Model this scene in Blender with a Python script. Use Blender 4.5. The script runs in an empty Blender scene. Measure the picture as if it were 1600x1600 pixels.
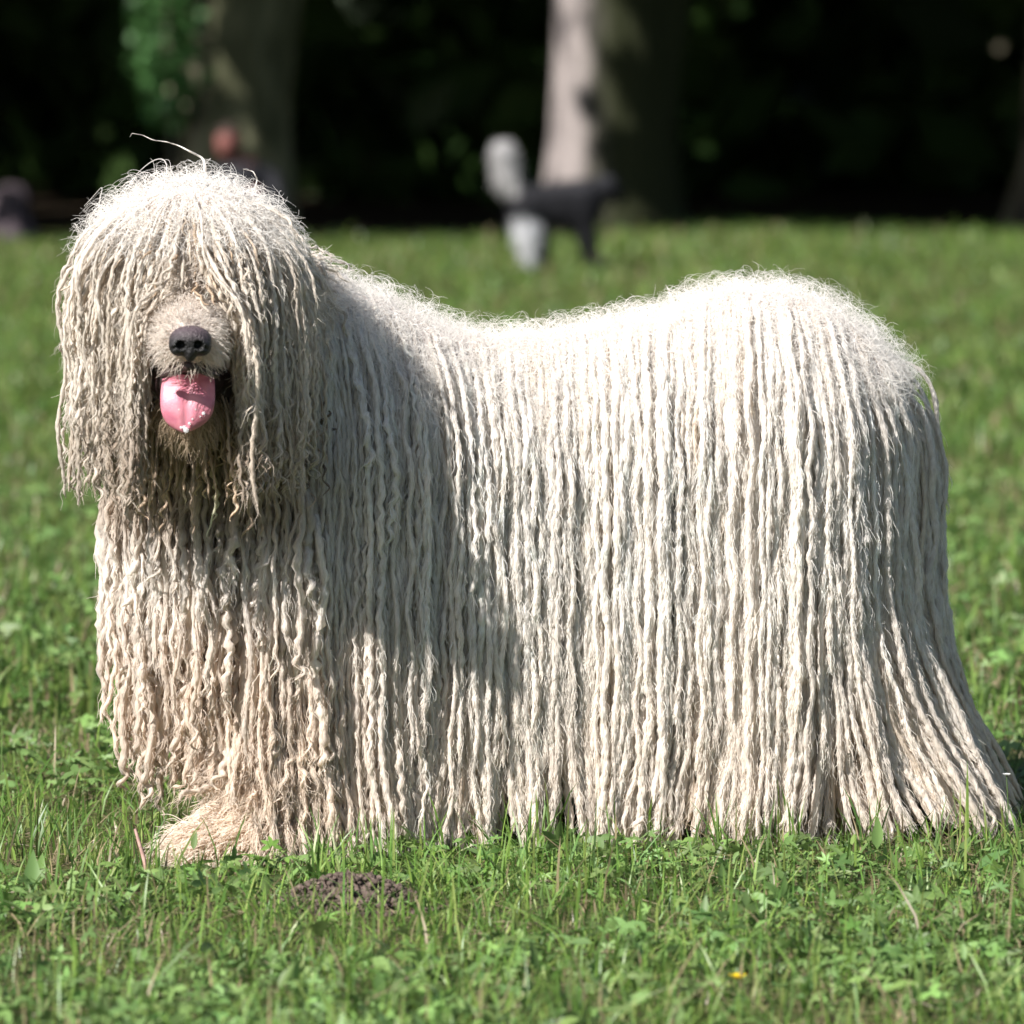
import bpy, math
import numpy as np
from mathutils import Vector, Matrix
rng = np.random.default_rng(7)
scene = bpy.context.scene
COL = scene.collection

# ------------------------------------------------------------------ camera
F_PX, CAM_D, CAM_H, HORIZON = 8640.0, 8.0, 1.10, 115.0
PITCH = math.atan((800 - HORIZON) / F_PX)
cam_data = bpy.data.cameras.new('camera')
cam_data.lens = 36.0 * F_PX / 1600.0
cam_data.sensor_width = 36.0
cam_data.clip_start = 0.1
cam_data.clip_end = 600.0
cam_data.dof.use_dof = True
cam_data.dof.focus_distance = 7.78
cam_data.dof.aperture_fstop = 5.4
cam = bpy.data.objects.new('camera', cam_data)
COL.objects.link(cam)
cam.location = (0, -CAM_D, CAM_H)
cam.rotation_euler = (math.radians(90) - PITCH, 0, 0)
scene.camera = cam

# ------------------------------------------------------------------ sky, sun, exposure
TO_SUN = np.array([-0.62, -0.62, 0.74]); TO_SUN /= np.linalg.norm(TO_SUN)
SUN_EL = math.asin(TO_SUN[2])
world = bpy.data.worlds.new('World'); scene.world = world
world.use_nodes = True
wn = world.node_tree
sky = wn.nodes.new('ShaderNodeTexSky'); sky.sky_type = 'NISHITA'; sky.sun_disc = False
sky.sun_elevation = SUN_EL
sky.sun_rotation = math.atan2(TO_SUN[0], TO_SUN[1])
wn.links.new(sky.outputs[0], wn.nodes['Background'].inputs[0])
wn.nodes['Background'].inputs[1].default_value = 0.06
sun_d = bpy.data.lights.new('sun', 'SUN'); sun_d.energy = 5.0; sun_d.angle = math.radians(0.53)
sun_d.color = (1.0, 0.965, 0.92)
sun = bpy.data.objects.new('sun', sun_d); COL.objects.link(sun)
sun.rotation_euler = Vector(TO_SUN).to_track_quat('Z', 'Y').to_euler()
sun.location = (-10, -10, 10)
scene.view_settings.view_transform = 'Standard'
scene.view_settings.look = 'None'
scene.view_settings.gamma = 1.0
scene.view_settings.use_curve_mapping = False
scene.view_settings.exposure = 0.92
scene.render.engine = 'CYCLES'
scene.cycles.use_denoising = True
scene.cycles.use_adaptive_sampling = True
scene.cycles.adaptive_threshold = 0.02
scene.cycles.max_bounces = 8
scene.cycles.diffuse_bounces = 5
scene.cycles.transmission_bounces = 4

# ------------------------------------------------------------------ helpers
cp, sp = math.cos(PITCH), math.sin(PITCH)
def PX(px, py, Y):
    """point on the vertical plane Y that the photograph shows at (px, py)"""
    dx = (px - 800) / F_PX; du = -(py - 800) / F_PX
    dy = cp + du * sp; dz = -sp + du * cp
    t = (Y + CAM_D) / dy
    return np.array([dx * t, Y, CAM_H + dz * t])
def GROUND(px, py, z=0.0):
    dx = (px - 800) / F_PX; du = -(py - 800) / F_PX
    dy = cp + du * sp; dz = -sp + du * cp
    t = (z - CAM_H) / dz
    return np.array([dx * t, -CAM_D + dy * t, z])
def smooth(a, b, x):
    t = np.clip((x - a) / (b - a), 0, 1); return t * t * (3 - 2 * t)
def nrm(v):
    return v / np.maximum(np.linalg.norm(v, axis=-1, keepdims=True), 1e-9)

def mesh_np(name, verts, quads=None, tris=None, col=None, smooth_shade=True):
    me = bpy.data.meshes.new(name)
    verts = np.asarray(verts, np.float32)
    nq = 0 if quads is None else len(quads); nt = 0 if tris is None else len(tris)
    me.vertices.add(len(verts)); me.vertices.foreach_set('co', verts.ravel())
    parts, st = [], []
    if nq: parts.append(np.asarray(quads, np.int32).ravel()); st.append(np.arange(nq) * 4)
    if nt: parts.append(np.asarray(tris, np.int32).ravel()); st.append(nq * 4 + np.arange(nt) * 3)
    loops = np.concatenate(parts); starts = np.concatenate(st).astype(np.int32)
    me.loops.add(len(loops)); me.loops.foreach_set('vertex_index', loops)
    me.polygons.add(nq + nt); me.polygons.foreach_set('loop_start', starts)
    if smooth_shade: me.polygons.foreach_set('use_smooth', np.ones(nq + nt, bool))
    if col is not None:
        a = me.color_attributes.new('Col', 'FLOAT_COLOR', 'POINT')
        c4 = np.ones((len(verts), 4), np.float32); c4[:, :3] = col
        a.data.foreach_set('color', c4.ravel())
    me.update(calc_edges=True)
    return me
def obj(name, me, mat=None, parent=None, label=None, cat=None, group=None, kind=None):
    o = bpy.data.objects.new(name, me); COL.objects.link(o)
    if mat is not None and me is not None and len(me.materials) == 0: me.materials.append(mat)
    if parent is not None: o.parent = parent
    if label: o['label'] = label
    if cat: o['category'] = cat
    if group: o['group'] = group
    if kind: o['kind'] = kind
    return o
def thing(name, label, cat, loc=(0, 0, 0), group=None):
    o = bpy.data.objects.new(name, None); COL.objects.link(o)
    o.empty_display_size = 0.1
    o.location = loc; o['label'] = label; o['category'] = cat
    if group: o['group'] = group
    return o
class Bag:
    """collects vertex / face arrays into one mesh"""
    def __init__(s): s.v, s.q, s.t, s.c, s.n = [], [], [], [], 0
    def add(s, v, q=None, t=None, c=None):
        v = np.asarray(v, float).reshape(-1, 3)
        s.v.append(v)
        if q is not None and len(q): s.q.append(np.asarray(q) + s.n)
        if t is not None and len(t): s.t.append(np.asarray(t) + s.n)
        if c is not None: s.c.append(np.broadcast_to(np.asarray(c, float), v.shape))
        s.n += len(v)
    def mesh(s, name, **k):
        return mesh_np(name, np.concatenate(s.v), np.concatenate(s.q) if s.q else None,
                       np.concatenate(s.t) if s.t else None, np.concatenate(s.c) if s.c else None, **k)

# --- materials
def mat_new(name):
    m = bpy.data.materials.new(name); m.use_nodes = True
    return m, m.node_tree, m.node_tree.nodes['Principled BSDF']
def N(nt, t, **k):
    n = nt.nodes.new(t)
    for a, b in k.items(): setattr(n, a, b)
    return n
def mul_color(nt, a, b):
    m = N(nt, 'ShaderNodeMix', data_type='RGBA', blend_type='MULTIPLY'); m.inputs[0].default_value = 1.0
    nt.links.new(a, m.inputs[6]); nt.links.new(b, m.inputs[7]); return m.outputs[2]
def noise_ramp(nt, scale, detail, lo, hi, p0=0.3, p1=0.7, coords=None, vscale=None):
    tc = N(nt, 'ShaderNodeTexCoord'); src = tc.outputs['Object']
    if vscale:
        mp = N(nt, 'ShaderNodeMapping'); mp.inputs['Scale'].default_value = vscale
        nt.links.new(src, mp.inputs[0]); src = mp.outputs[0]
    n = N(nt, 'ShaderNodeTexNoise'); n.inputs['Scale'].default_value = scale; n.inputs['Detail'].default_value = detail
    nt.links.new(src, n.inputs['Vector'])
    r = N(nt, 'ShaderNodeValToRGB')
    r.color_ramp.elements[0].position = p0; r.color_ramp.elements[1].position = p1
    r.color_ramp.elements[0].color = (*lo, 1); r.color_ramp.elements[1].color = (*hi, 1)
    nt.links.new(n.outputs['Fac'], r.inputs[0])
    return n.outputs['Fac'], r.outputs[0]
def bump(nt, bsdf, fac, strength, dist):
    b = N(nt, 'ShaderNodeBump'); b.inputs['Strength'].default_value = strength; b.inputs['Distance'].default_value = dist
    nt.links.new(fac, b.inputs['Height']); nt.links.new(b.outputs[0], bsdf.inputs['Normal']); return b
def wool_mat(name, lo=(0.88, 0.87, 0.85), hi=(1, 1, 1), bump_s=1.0, transl=0.0):
    m, nt, b = mat_new(name)
    at = N(nt, 'ShaderNodeAttribute', attribute_name='Col')
    f, r = noise_ramp(nt, 55, 5, lo, hi, 0.32, 0.68)
    c = mul_color(nt, at.outputs['Color'], r)
    nt.links.new(c, b.inputs['Base Color'])
    b.inputs['Roughness'].default_value = 0.85
    b.inputs['Specular IOR Level'].default_value = 0.15
    b.inputs['Sheen Weight'].default_value = 0.25; b.inputs['Sheen Roughness'].default_value = 0.4
    f2, _ = noise_ramp(nt, 210, 6, (0, 0, 0), (1, 1, 1), vscale=(1, 1, 0.45))
    bump(nt, b, f2, bump_s, 0.0030)
    f3, r3 = noise_ramp(nt, 260, 4, (0.90, 0.88, 0.86), (1.08, 1.08, 1.08), 0.36, 0.60, vscale=(1, 1, 0.3))
    if bump_s: c = mul_color(nt, c, r3); nt.links.new(c, b.inputs['Base Color'])
    if transl:
        t = N(nt, 'ShaderNodeBsdfTranslucent'); mx = N(nt, 'ShaderNodeMixShader'); mx.inputs[0].default_value = transl
        nt.links.new(c, t.inputs[0]); nt.links.new(b.outputs[0], mx.inputs[1]); nt.links.new(t.outputs[0], mx.inputs[2])
        nt.links.new(mx.outputs[0], nt.nodes['Material Output'].inputs[0])
    return m
def leaf_mat(name, transl=0.35, rough=0.45, spec=0.35):
    m, nt, b = mat_new(name)
    at = N(nt, 'ShaderNodeAttribute', attribute_name='Col')
    nt.links.new(at.outputs['Color'], b.inputs['Base Color'])
    b.inputs['Roughness'].default_value = rough; b.inputs['Specular IOR Level'].default_value = spec
    t = N(nt, 'ShaderNodeBsdfTranslucent'); mx = N(nt, 'ShaderNodeMixShader'); mx.inputs[0].default_value = transl
    nt.links.new(at.outputs['Color'], t.inputs[0])
    nt.links.new(b.outputs[0], mx.inputs[1]); nt.links.new(t.outputs[0], mx.inputs[2])
    nt.links.new(mx.outputs[0], nt.nodes['Material Output'].inputs[0])
    return m
def plain_mat(name, color, rough=0.6, spec=0.4, nscale=None, amp=0.25, bump_d=0.0, bump_scale=80):
    m, nt, b = mat_new(name)
    if nscale:
        lo = tuple(x * (1 - amp) for x in color); hi = tuple(min(1, x * (1 + amp)) for x in color)
        f, r = noise_ramp(nt, nscale, 5, lo, hi); nt.links.new(r, b.inputs['Base Color'])
    else: b.inputs['Base Color'].default_value = (*color, 1)
    b.inputs['Roughness'].default_value = rough; b.inputs['Specular IOR Level'].default_value = spec
    if bump_d:
        f2, _ = noise_ramp(nt, bump_scale, 4, (0, 0, 0), (1, 1, 1)); bump(nt, b, f2, 0.8, bump_d)
    return m
def attr_mat(name, rough=0.8, spec=0.2, nscale=20, bump_d=0.004, bump_scale=60, lo=(0.7, 0.7, 0.7), hi=(1.1, 1.1, 1.1)):
    m, nt, b = mat_new(name)
    at = N(nt, 'ShaderNodeAttribute', attribute_name='Col')
    f, r = noise_ramp(nt, nscale, 5, lo, hi)
    nt.links.new(mul_color(nt, at.outputs['Color'], r), b.inputs['Base Color'])
    b.inputs['Roughness'].default_value = rough; b.inputs['Specular IOR Level'].default_value = spec
    f2, _ = noise_ramp(nt, bump_scale, 4, (0, 0, 0), (1, 1, 1)); bump(nt, b, f2, 0.8, bump_d)
    return m

# --- signed distance shapes, surface nets
def cone_sdf(p, a, b, ra, rb):
    a = np.asarray(a, float); b = np.asarray(b, float)
    ab = b - a; t = np.clip(((p - a) @ ab) / max(ab @ ab, 1e-9), 0, 1)
    return np.linalg.norm(p - (a + t[..., None] * ab), axis=-1) - (ra + (rb - ra) * t)
def ell_sdf(p, c, r):
    r = np.asarray(r, float); q = (p - np.asarray(c)) / r
    k0 = np.linalg.norm(q, axis=-1); k1 = np.linalg.norm(q / r, axis=-1)
    return k0 * (k0 - 1) / np.maximum(k1, 1e-9)
def smin(a, b, k):
    h = np.clip(0.5 + 0.5 * (b - a) / k, 0, 1)
    return b + (a - b) * h - k * h * (1 - h)
def union(ds, k):
    d = ds[0]
    for e in ds[1:]: d = smin(d, e, k)
    return d
def grad(f, p, e=0.004):
    g = np.empty_like(p)
    for i in range(3):
        d = np.zeros(3); d[i] = e
        g[..., i] = f(p + d) - f(p - d)
    return nrm(g)
def surface_nets(f, lo, hi, h):
    lo = np.asarray(lo, float); n = np.ceil((np.asarray(hi) - lo) / h).astype(int) + 1
    ax = [lo[i] + h * np.arange(n[i]) for i in range(3)]
    G = np.stack(np.meshgrid(*ax, indexing='ij'), -1)
    V = f(G.reshape(-1, 3)).reshape(n)
    ins = V < 0
    c = n - 1
    acc = np.zeros((*c, 3)); cnt = np.zeros(c)
    corners = [(i, j, k) for i in (0, 1) for j in (0, 1) for k in (0, 1)]
    sl = lambda o: tuple(slice(o[i], o[i] + c[i]) for i in range(3))
    for a in corners:
        for d in range(3):
            if a[d]: continue
            b = list(a); b[d] = 1
            va, vb = V[sl(a)], V[sl(b)]
            cr = (va < 0) != (vb < 0)
            t = np.where(cr, va / np.where(cr, va - vb, 1), 0)
            pos = np.zeros((*c, 3)); pos[:] = np.array(a, float); pos[..., d] += t
            acc += np.where(cr[..., None], pos, 0); cnt += cr
    act = cnt > 0
    idx = -np.ones(c, int); idx[act] = np.arange(act.sum())
    ijk = np.argwhere(act)
    verts = lo + h * (ijk + acc[act] / cnt[act][:, None])
    quads = []
    for d in range(3):
        u, v = [(1, 2), (2, 0), (0, 1)][d]
        a = [slice(0, None)] * 3; b = [slice(0, None)] * 3
        a[d] = slice(0, n[d] - 1); b[d] = slice(1, n[d])
        cr = ins[tuple(a)] != ins[tuple(b)]
        e = np.argwhere(cr)
        e = e[(e[:, u] > 0) & (e[:, v] > 0) & (e[:, u] < n[u] - 1) & (e[:, v] < n[v] - 1)]
        flip = ins[tuple(a)][tuple(e.T)]
        def cell(du, dv):
            q = e.copy(); q[:, u] -= du; q[:, v] -= dv; return idx[tuple(q.T)]
        q = np.stack([cell(1, 1), cell(0, 1), cell(0, 0), cell(1, 0)], 1)
        q[~flip] = q[~flip][:, ::-1]
        quads.append(q)
    return verts, np.concatenate(quads)

# --- strands
def transport_frames(C):
    T = np.empty_like(C)
    T[:, 1:-1] = C[:, 2:] - C[:, :-2]; T[:, 0] = C[:, 1] - C[:, 0]; T[:, -1] = C[:, -1] - C[:, -2]
    T = nrm(T)
    ref = np.where(np.abs(T[:, 0, 2:3]) < 0.8, np.array([0, 0, 1.0]), np.array([0, 1.0, 0]))
    U = np.empty_like(C); U[:, 0] = nrm(np.cross(T[:, 0], ref))
    for j in range(1, C.shape[1]):
        u = U[:, j - 1]; t = T[:, j]
        U[:, j] = nrm(u - (u * t).sum(-1, keepdims=True) * t)
    return T, U, np.cross(T, U)
def tubes(C, R, S, col, jitter=0.10):
    """C [N,M,3] centres, R [N,M] radii -> verts, quads, colours"""
    n, m, _ = C.shape
    T, U, W = transport_frames(C)
    th = np.arange(S) * 2 * math.pi / S
    RJ = R[:, :, None, None] * (1 + jitter * rng.normal(size=(n, m, S, 1)))
    V = C[:, :, None] + RJ * (np.cos(th)[:, None] * U[:, :, None] + np.sin(th)[:, None] * W[:, :, None])
    base = (np.arange(n) * m * S)[:, None, None]
    j = np.arange(m - 1)[None, :, None]; s = np.arange(S)[None, None, :]; s2 = (s + 1) % S
    q = np.stack([base + j * S + s, base + j * S + s2, base + (j + 1) * S + s2, base + (j + 1) * S + s], -1).reshape(-1, 4)
    c = np.broadcast_to(col[:, :, None], (n, m, S, 3)).reshape(-1, 3) if col is not None else None
    return V.reshape(-1, 3), q, c
def ribbons(C, Wd, col, face=None):
    """thin flat fibres: C [N,M,3], Wd [N] width"""
    n, m, _ = C.shape
    T = nrm(C[:, -1] - C[:, 0])
    if face is None: face = nrm(rng.normal(size=(n, 3)))
    side = nrm(np.cross(T, face))
    prof = np.linspace(1, 0.25, m)
    off = side[:, None] * (Wd[:, None] * prof[None] * 0.5)[..., None]
    V = np.stack([C - off, C + off], 2)
    base = (np.arange(n) * m * 2)[:, None]; j = np.arange(m - 1)[None]
    q = np.stack([base + 2 * j, base + 2 * j + 1, base + 2 * j + 3, base + 2 * j + 2], -1).reshape(-1, 4)
    return V.reshape(-1, 3), q, np.broadcast_to(col[:, None, None], (n, m, 2, 3)).reshape(-1, 3)
def hair_curves(name, items):
    """items: list of (C [N,M,3], width [N], colour [N,3]) -> one curves datablock of fine fibres"""
    hc = bpy.data.hair_curves.new(name)
    sizes = np.concatenate([np.full(len(C), C.shape[1], np.int32) for C, w, c in items])
    hc.add_curves([int(v) for v in sizes])
    hc.position_data.foreach_set('vector', np.concatenate([C.reshape(-1, 3) for C, w, c in items]).astype(np.float32).ravel())
    rad = np.concatenate([((w / 2)[:, None] * np.linspace(1, 0.3, C.shape[1])[None]).ravel() for C, w, c in items]).astype(np.float32)
    ra = hc.attributes.get('radius') or hc.attributes.new('radius', 'FLOAT', 'POINT')
    ra.data.foreach_set('value', rad)
    ca = hc.attributes.new('Col', 'FLOAT_COLOR', 'CURVE')
    c4 = np.ones((len(sizes), 4), np.float32); c4[:, :3] = np.concatenate([c for C, w, c in items])
    ca.data.foreach_set('color', c4.ravel())
    return hc
def resample(P, L, ds, M, tipp=1.0):
    """P [N,K,3] marched with step ds, keep length L -> [N,M,3], arc [N,M]"""
    n, K, _ = P.shape
    s = (1 - (1 - np.linspace(0, 1, M)[None]) ** tipp) * L[:, None]
    x = np.clip(s / ds, 0, K - 1.001); i = x.astype(int); f = (x - i)[..., None]
    r = np.arange(n)[:, None]
    return P[r, i] * (1 - f) + P[r, i + 1] * f, s
def spread(P, d, cap=None):
    """thin a point set to a minimum spacing d"""
    keep = {}; out = []
    key = np.floor(P / d).astype(int)
    for i in range(len(P)):
        k = tuple(key[i]); ok = True
        for a in (-1, 0, 1):
            for b in (-1, 0, 1):
                for c in (-1, 0, 1):
                    for jx in keep.get((k[0] + a, k[1] + b, k[2] + c), ()):
                        if ((P[jx] - P[i]) ** 2).sum() < d * d: ok = False; break
                    if not ok: break
                if not ok: break
            if not ok: break
        if ok:
            keep.setdefault(k, []).append(i); out.append(i)
            if cap and len(out) >= cap: break
    return np.array(out)
def on_surface(f, lo, hi, n, shell=0.02):
    out = []; tot = 0
    while tot < n:
        p = rng.uniform(lo, hi, size=(n * 4, 3)); d = f(p); p = p[np.abs(d) < shell]
        for _ in range(3): p = p - f(p)[:, None] * grad(f, p)
        out.append(p); tot += len(p)
    return np.concatenate(out)[:n]

# ------------------------------------------------------------------ ground
def gheight(x, y):
    x = np.asarray(x, float); y = np.asarray(y, float)
    h = 0.012 * np.sin(x * 2.1 + 0.4) * np.sin(y * 1.3 + 1.0) * smooth(0.8, 2.5, np.abs(y) + np.abs(x) * 0.5)
    h = h + 0.05 * np.sin(y * 0.31 + x * 0.17) * smooth(3, 10, y)
    h = h + 0.10 * np.exp(-(((x - 1.7) / 1.5) ** 2 + ((y - 29.6) / 1.6) ** 2))
    return h
gx = np.unique(np.concatenate([np.linspace(-200, -12, 30), np.linspace(-12, 12, 61), np.linspace(12, 200, 30)]))
gy = np.unique(np.concatenate([np.linspace(-60, -4, 16), np.linspace(-4, 44, 121), np.linspace(44, 320, 30)]))
GX, GY = np.meshgrid(gx, gy, indexing='ij')
gv = np.stack([GX, GY, gheight(GX, GY)], -1).reshape(-1, 3)
ii = np.arange(len(gx) - 1)[:, None] * len(gy) + np.arange(len(gy) - 1)[None]
gq = np.stack([ii, ii + len(gy), ii + len(gy) + 1, ii + 1], -1).reshape(-1, 4)
gm, nt, b = mat_new('turf_soil')
_, r1 = noise_ramp(nt, 3.0, 8, (0.07, 0.092, 0.032), (0.12, 0.138, 0.052), 0.35, 0.65)
_, r2 = noise_ramp(nt, 30, 6, (0.55, 0.5, 0.45), (1.1, 1.05, 1.0), 0.3, 0.7)
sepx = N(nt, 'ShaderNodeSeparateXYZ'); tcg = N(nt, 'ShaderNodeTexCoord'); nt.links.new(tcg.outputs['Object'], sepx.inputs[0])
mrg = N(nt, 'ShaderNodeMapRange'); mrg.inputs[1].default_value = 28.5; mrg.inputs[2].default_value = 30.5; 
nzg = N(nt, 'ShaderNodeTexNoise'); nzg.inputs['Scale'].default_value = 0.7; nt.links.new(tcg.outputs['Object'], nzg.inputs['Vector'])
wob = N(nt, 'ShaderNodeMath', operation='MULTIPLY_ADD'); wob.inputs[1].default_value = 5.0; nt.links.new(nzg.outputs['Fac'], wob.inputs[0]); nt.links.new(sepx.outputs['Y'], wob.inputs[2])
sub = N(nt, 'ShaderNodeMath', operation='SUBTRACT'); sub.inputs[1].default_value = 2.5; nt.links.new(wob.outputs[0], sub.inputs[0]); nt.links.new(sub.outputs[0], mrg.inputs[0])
shade_mix = N(nt, 'ShaderNodeMix', data_type='RGBA'); nt.links.new(mrg.outputs[0], shade_mix.inputs[0]); nt.links.new(mul_color(nt, r1, r2), shade_mix.inputs[6])
_, r5 = noise_ramp(nt, 12, 6, (0.018, 0.013, 0.009), (0.05, 0.036, 0.022)); nt.links.new(r5, shade_mix.inputs[7])   # shade under the trees put into the ground colour, as dark litter
nt.links.new(shade_mix.outputs[2], b.inputs['Base Color'])
b.inputs['Roughness'].default_value = 0.95; b.inputs['Specular IOR Level'].default_value = 0.1
fz, _ = noise_ramp(nt, 60, 5, (0, 0, 0), (1, 1, 1)); bump(nt, b, fz, 1.0, 0.02)
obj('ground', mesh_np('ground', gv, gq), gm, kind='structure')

# ------------------------------------------------------------------ trees
def bark_mat(name, lo, hi, moss):
    m, nt, b = mat_new(name)
    f, r = noise_ramp(nt, 3.2, 7, lo, hi, 0.43, 0.57, vscale=(1.6, 1.6, 0.7))
    at = N(nt, 'ShaderNodeAttribute', attribute_name='Col')
    mx = N(nt, 'ShaderNodeMix', data_type='RGBA'); mx.inputs[7].default_value = (*moss, 1)
    nt.links.new(at.outputs['Fac'], mx.inputs[0]); nt.links.new(r, mx.inputs[6])
    nt.links.new(mx.outputs[2], b.inputs['Base Color'])
    b.inputs['Roughness'].default_value = 0.9; b.inputs['Specular IOR Level'].default_value = 0.15
    f2, _ = noise_ramp(nt, 9, 6, (0, 0, 0), (1, 1, 1), vscale=(1.5, 1.5, 0.35)); bump(nt, b, f2, 1.0, 0.06)
    return m
leaf_dark = leaf_mat('tree_leaf', 0.15, 0.5, 0.2)
def limb(path, rad, S=14, seed=0, ridges=0.06, flare=None, mossdir=None, mossamt=0.0):
    path = np.asarray(path, float); M = 40
    t = np.linspace(0, 1, len(path)); tt = np.linspace(0, 1, M)
    C = np.stack([np.interp(tt, t, path[:, k]) for k in range(3)], -1)
    for _ in range(3): C[1:-1] = (C[:-2] + 2 * C[1:-1] + C[2:]) / 4
    R = np.interp(tt, np.linspace(0, 1, len(rad)), rad)
    T, U, W = transport_frames(C[None]); U, W = U[0], W[0]
    th = np.arange(S) * 2 * math.pi / S
    # bark ribs run up the trunk; buttress roots swell near the ground
    rib = 1 + ridges * (np.sin(5 * th + seed)[None] * np.cos(3 * tt + seed)[:, None] + 0.6 * np.sin(9 * th + 2 * seed)[None])
    if flare is not None:
        hgt = (C[:, 2] - C[0, 2])[:, None]
        rib = rib + flare * np.exp(-hgt / 0.38) * (0.6 + 0.55 * np.maximum(0, np.sin(4 * th + seed))[None] ** 2)
    V = C[:, None] + (R[:, None] * rib)[..., None] * (np.cos(th)[None, :, None] * U[:, None] + np.sin(th)[None, :, None] * W[:, None])
    j = np.arange(M - 1)[:, None]; s = np.arange(S)[None]; s2 = (s + 1) % S
    q = np.stack([j * S + s, j * S + s2, (j + 1) * S + s2, (j + 1) * S + s], -1).reshape(-1, 4)
    V = V.reshape(-1, 3)
    c = np.zeros_like(V)
    if mossdir is not None:
        nr = nrm(V - np.repeat(C, S, 0)); c[:] = (mossamt * smooth(-0.1, 0.45, nr @ np.asarray(mossdir)))[:, None]
    return V, q, c
def leaf_cloud(n, centre, rad, size, cols, flat=0.0, origin=(0, 0, 0)):
    """leaf-sized folded faces spread through an uneven crown made of clumps"""
    nc = max(12, n // 120)
    cc = nrm(rng.normal(size=(nc, 3))) * (rng.uniform(0.25, 1, nc) ** 0.45)[:, None]
    cc = cc * np.asarray(rad) + np.asarray(centre)
    k = rng.integers(0, nc, n)
    p = cc[k] + rng.normal(size=(n, 3)) * np.asarray(rad) * 0.13
    p = p[canopy_keep(p + np.asarray(origin))]; n = len(p)
    return leaves_at(p, size, np.asarray(cols)[rng.integers(0, len(cols), n)] * rng.uniform(0.7, 1.25, (n, 1)), flat)
def leaves_at(p, size, col, flat=0.0):
    n = len(p)
    nr = nrm(rng.normal(size=(n, 3)) + np.array([0, 0, flat]))
    u = nrm(np.cross(nr, rng.normal(size=(n, 3)))); w = np.cross(nr, u)
    s = (size * rng.uniform(0.6, 1.3, n))[:, None]
    V = np.stack([p - u * s, p - w * s * 0.55 + nr * s * 0.12, p + u * s, p + w * s * 0.55 + nr * s * 0.12], 1).reshape(-1, 3)
    i = np.arange(n)[:, None] * 4
    t = np.concatenate([i + [[0, 1, 2]], i + [[0, 2, 3]]])
    return V, t, np.repeat(col, 4, 0)
TRUNK_A = GROUND(985, 372); SAPL = GROUND(262, 384)
def canopy_keep(p):
    """drops unseen canopy leaves by sun direction to shape shade edge and sunlit trunk"""
    L = lambda h: p - TO_SUN * ((p[:, 2] - h) / TO_SUN[2])[:, None]
    g = L(0.0)
    k = g[:, 1] > 26.6 + 2.6 * smooth(-2.5, 2.5, g[:, 0]) + 0.3 * np.sin(g[:, 0] * 2.3) + 0.25 * np.sin(g[:, 0] * 6.1 + g[:, 1])
    for h in (0.0, 0.5, 1.0, 1.5, 2.0, 2.6):
        q = L(h) - TRUNK_A
        k &= ~((np.abs(q[:, 0] + 0.42) < 0.42) & (np.abs(q[:, 1] + 0.3) < 0.5) & (rng.uniform(size=len(p)) < 0.97))
    for h in (0.9, 1.3, 1.7):
        q = L(h) - SAPL
        k &= ~((np.abs(q[:, 0]) < 0.35) & (np.abs(q[:, 1]) < 0.4) & (rng.uniform(size=len(p)) < 0.8))
    return k
GREENS = [(0.035, 0.075, 0.018), (0.05, 0.10, 0.025), (0.028, 0.06, 0.016), (0.06, 0.11, 0.03)]
def tree(name, label, x, y, r, height, lean, crown_c, crown_r, nleaf, bark, flare, seed, moss=None, mossamt=0, fork=None):
    z0 = float(gheight(x, y)) - 0.06
    t = thing(name, label, 'tree', (x, y, z0))
    inv = np.array([x, y, z0])
    top = np.array([x + lean, y, height * 0.55])
    path = [inv, inv + [lean * 0.1, 0, 1.0], inv + [lean * 0.4, 0, height * 0.28], top]
    bg = Bag()
    V, q, c = limb(np.array(path) - inv, [r, r * 0.93, r * 0.8, r * 0.6], 28, seed, 0.05, flare, moss, mossamt)
    bg.add(V, q, c=c)
    if fork is not None:
        for (fx, fy, fr) in fork:
            V, q, c = limb([np.array([0, 0, 0.35]), np.array([fx * 0.35, fy * 0.3, 1.0]), np.array([fx, fy, 2.6]), np.array([fx * 2.2, fy * 2, 6.0])],
                           [fr * 1.2, fr, fr * 0.9, fr * 0.7], 18, seed + 2, 0.07, 0.2, moss, mossamt)
            bg.add(V, q, c=c)
    for k in range(7):
        a = k * 0.9 + seed; s0 = np.array([lean * 0.8, 0, height * rng.uniform(0.36, 0.54)])
        tip = np.array([math.cos(a) * crown_r[0] * 0.75, math.sin(a) * crown_r[1] * 0.75, 0]) + (np.asarray(crown_c) - inv) * [1, 1, rng.uniform(0.8, 1.1)]
        V, q, c = limb([s0, s0 * 0.5 + tip * 0.5 + [0, 0, 0.6], tip], [r * 0.35, r * 0.2, r * 0.06], 9, seed + k, 0.04)
        bg.add(V, q, c=c)
    obj('trunk', bg.mesh('trunk'), bark, t)
    V, tr, c = leaf_cloud(nleaf, np.asarray(crown_c) - inv, crown_r, 0.30, GREENS, 0.0, inv)
    obj('crown', mesh_np('crown', V, None, tr, c, False), leaf_dark, t)
    return t
bark_a = bark_mat('bark_grey', (0.075, 0.065, 0.065), (0.27, 0.235, 0.225), (0.022, 0.025, 0.011))
bark_b = bark_mat('bark_brown', (0.06, 0.05, 0.04), (0.22, 0.20, 0.14), (0.05, 0.06, 0.025))
ta = GROUND(958, 372); tb = GROUND(372, 382); tc_ = GROUND(1690, 350)
tree('broad_park_tree', 'broad grey tree trunk with mossy right side behind the small grey dog', ta[0], ta[1], 0.44, 17, -0.1,
     (ta[0] + 0.5, ta[1] + 1.0, 9.8), (7.5, 7.0, 5.6), 16000, bark_a, 0.24, 1.3, np.array([0.85, -0.5, 0]), 1.0,
     fork=[(0.42, 0.25, 0.30)])
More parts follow.
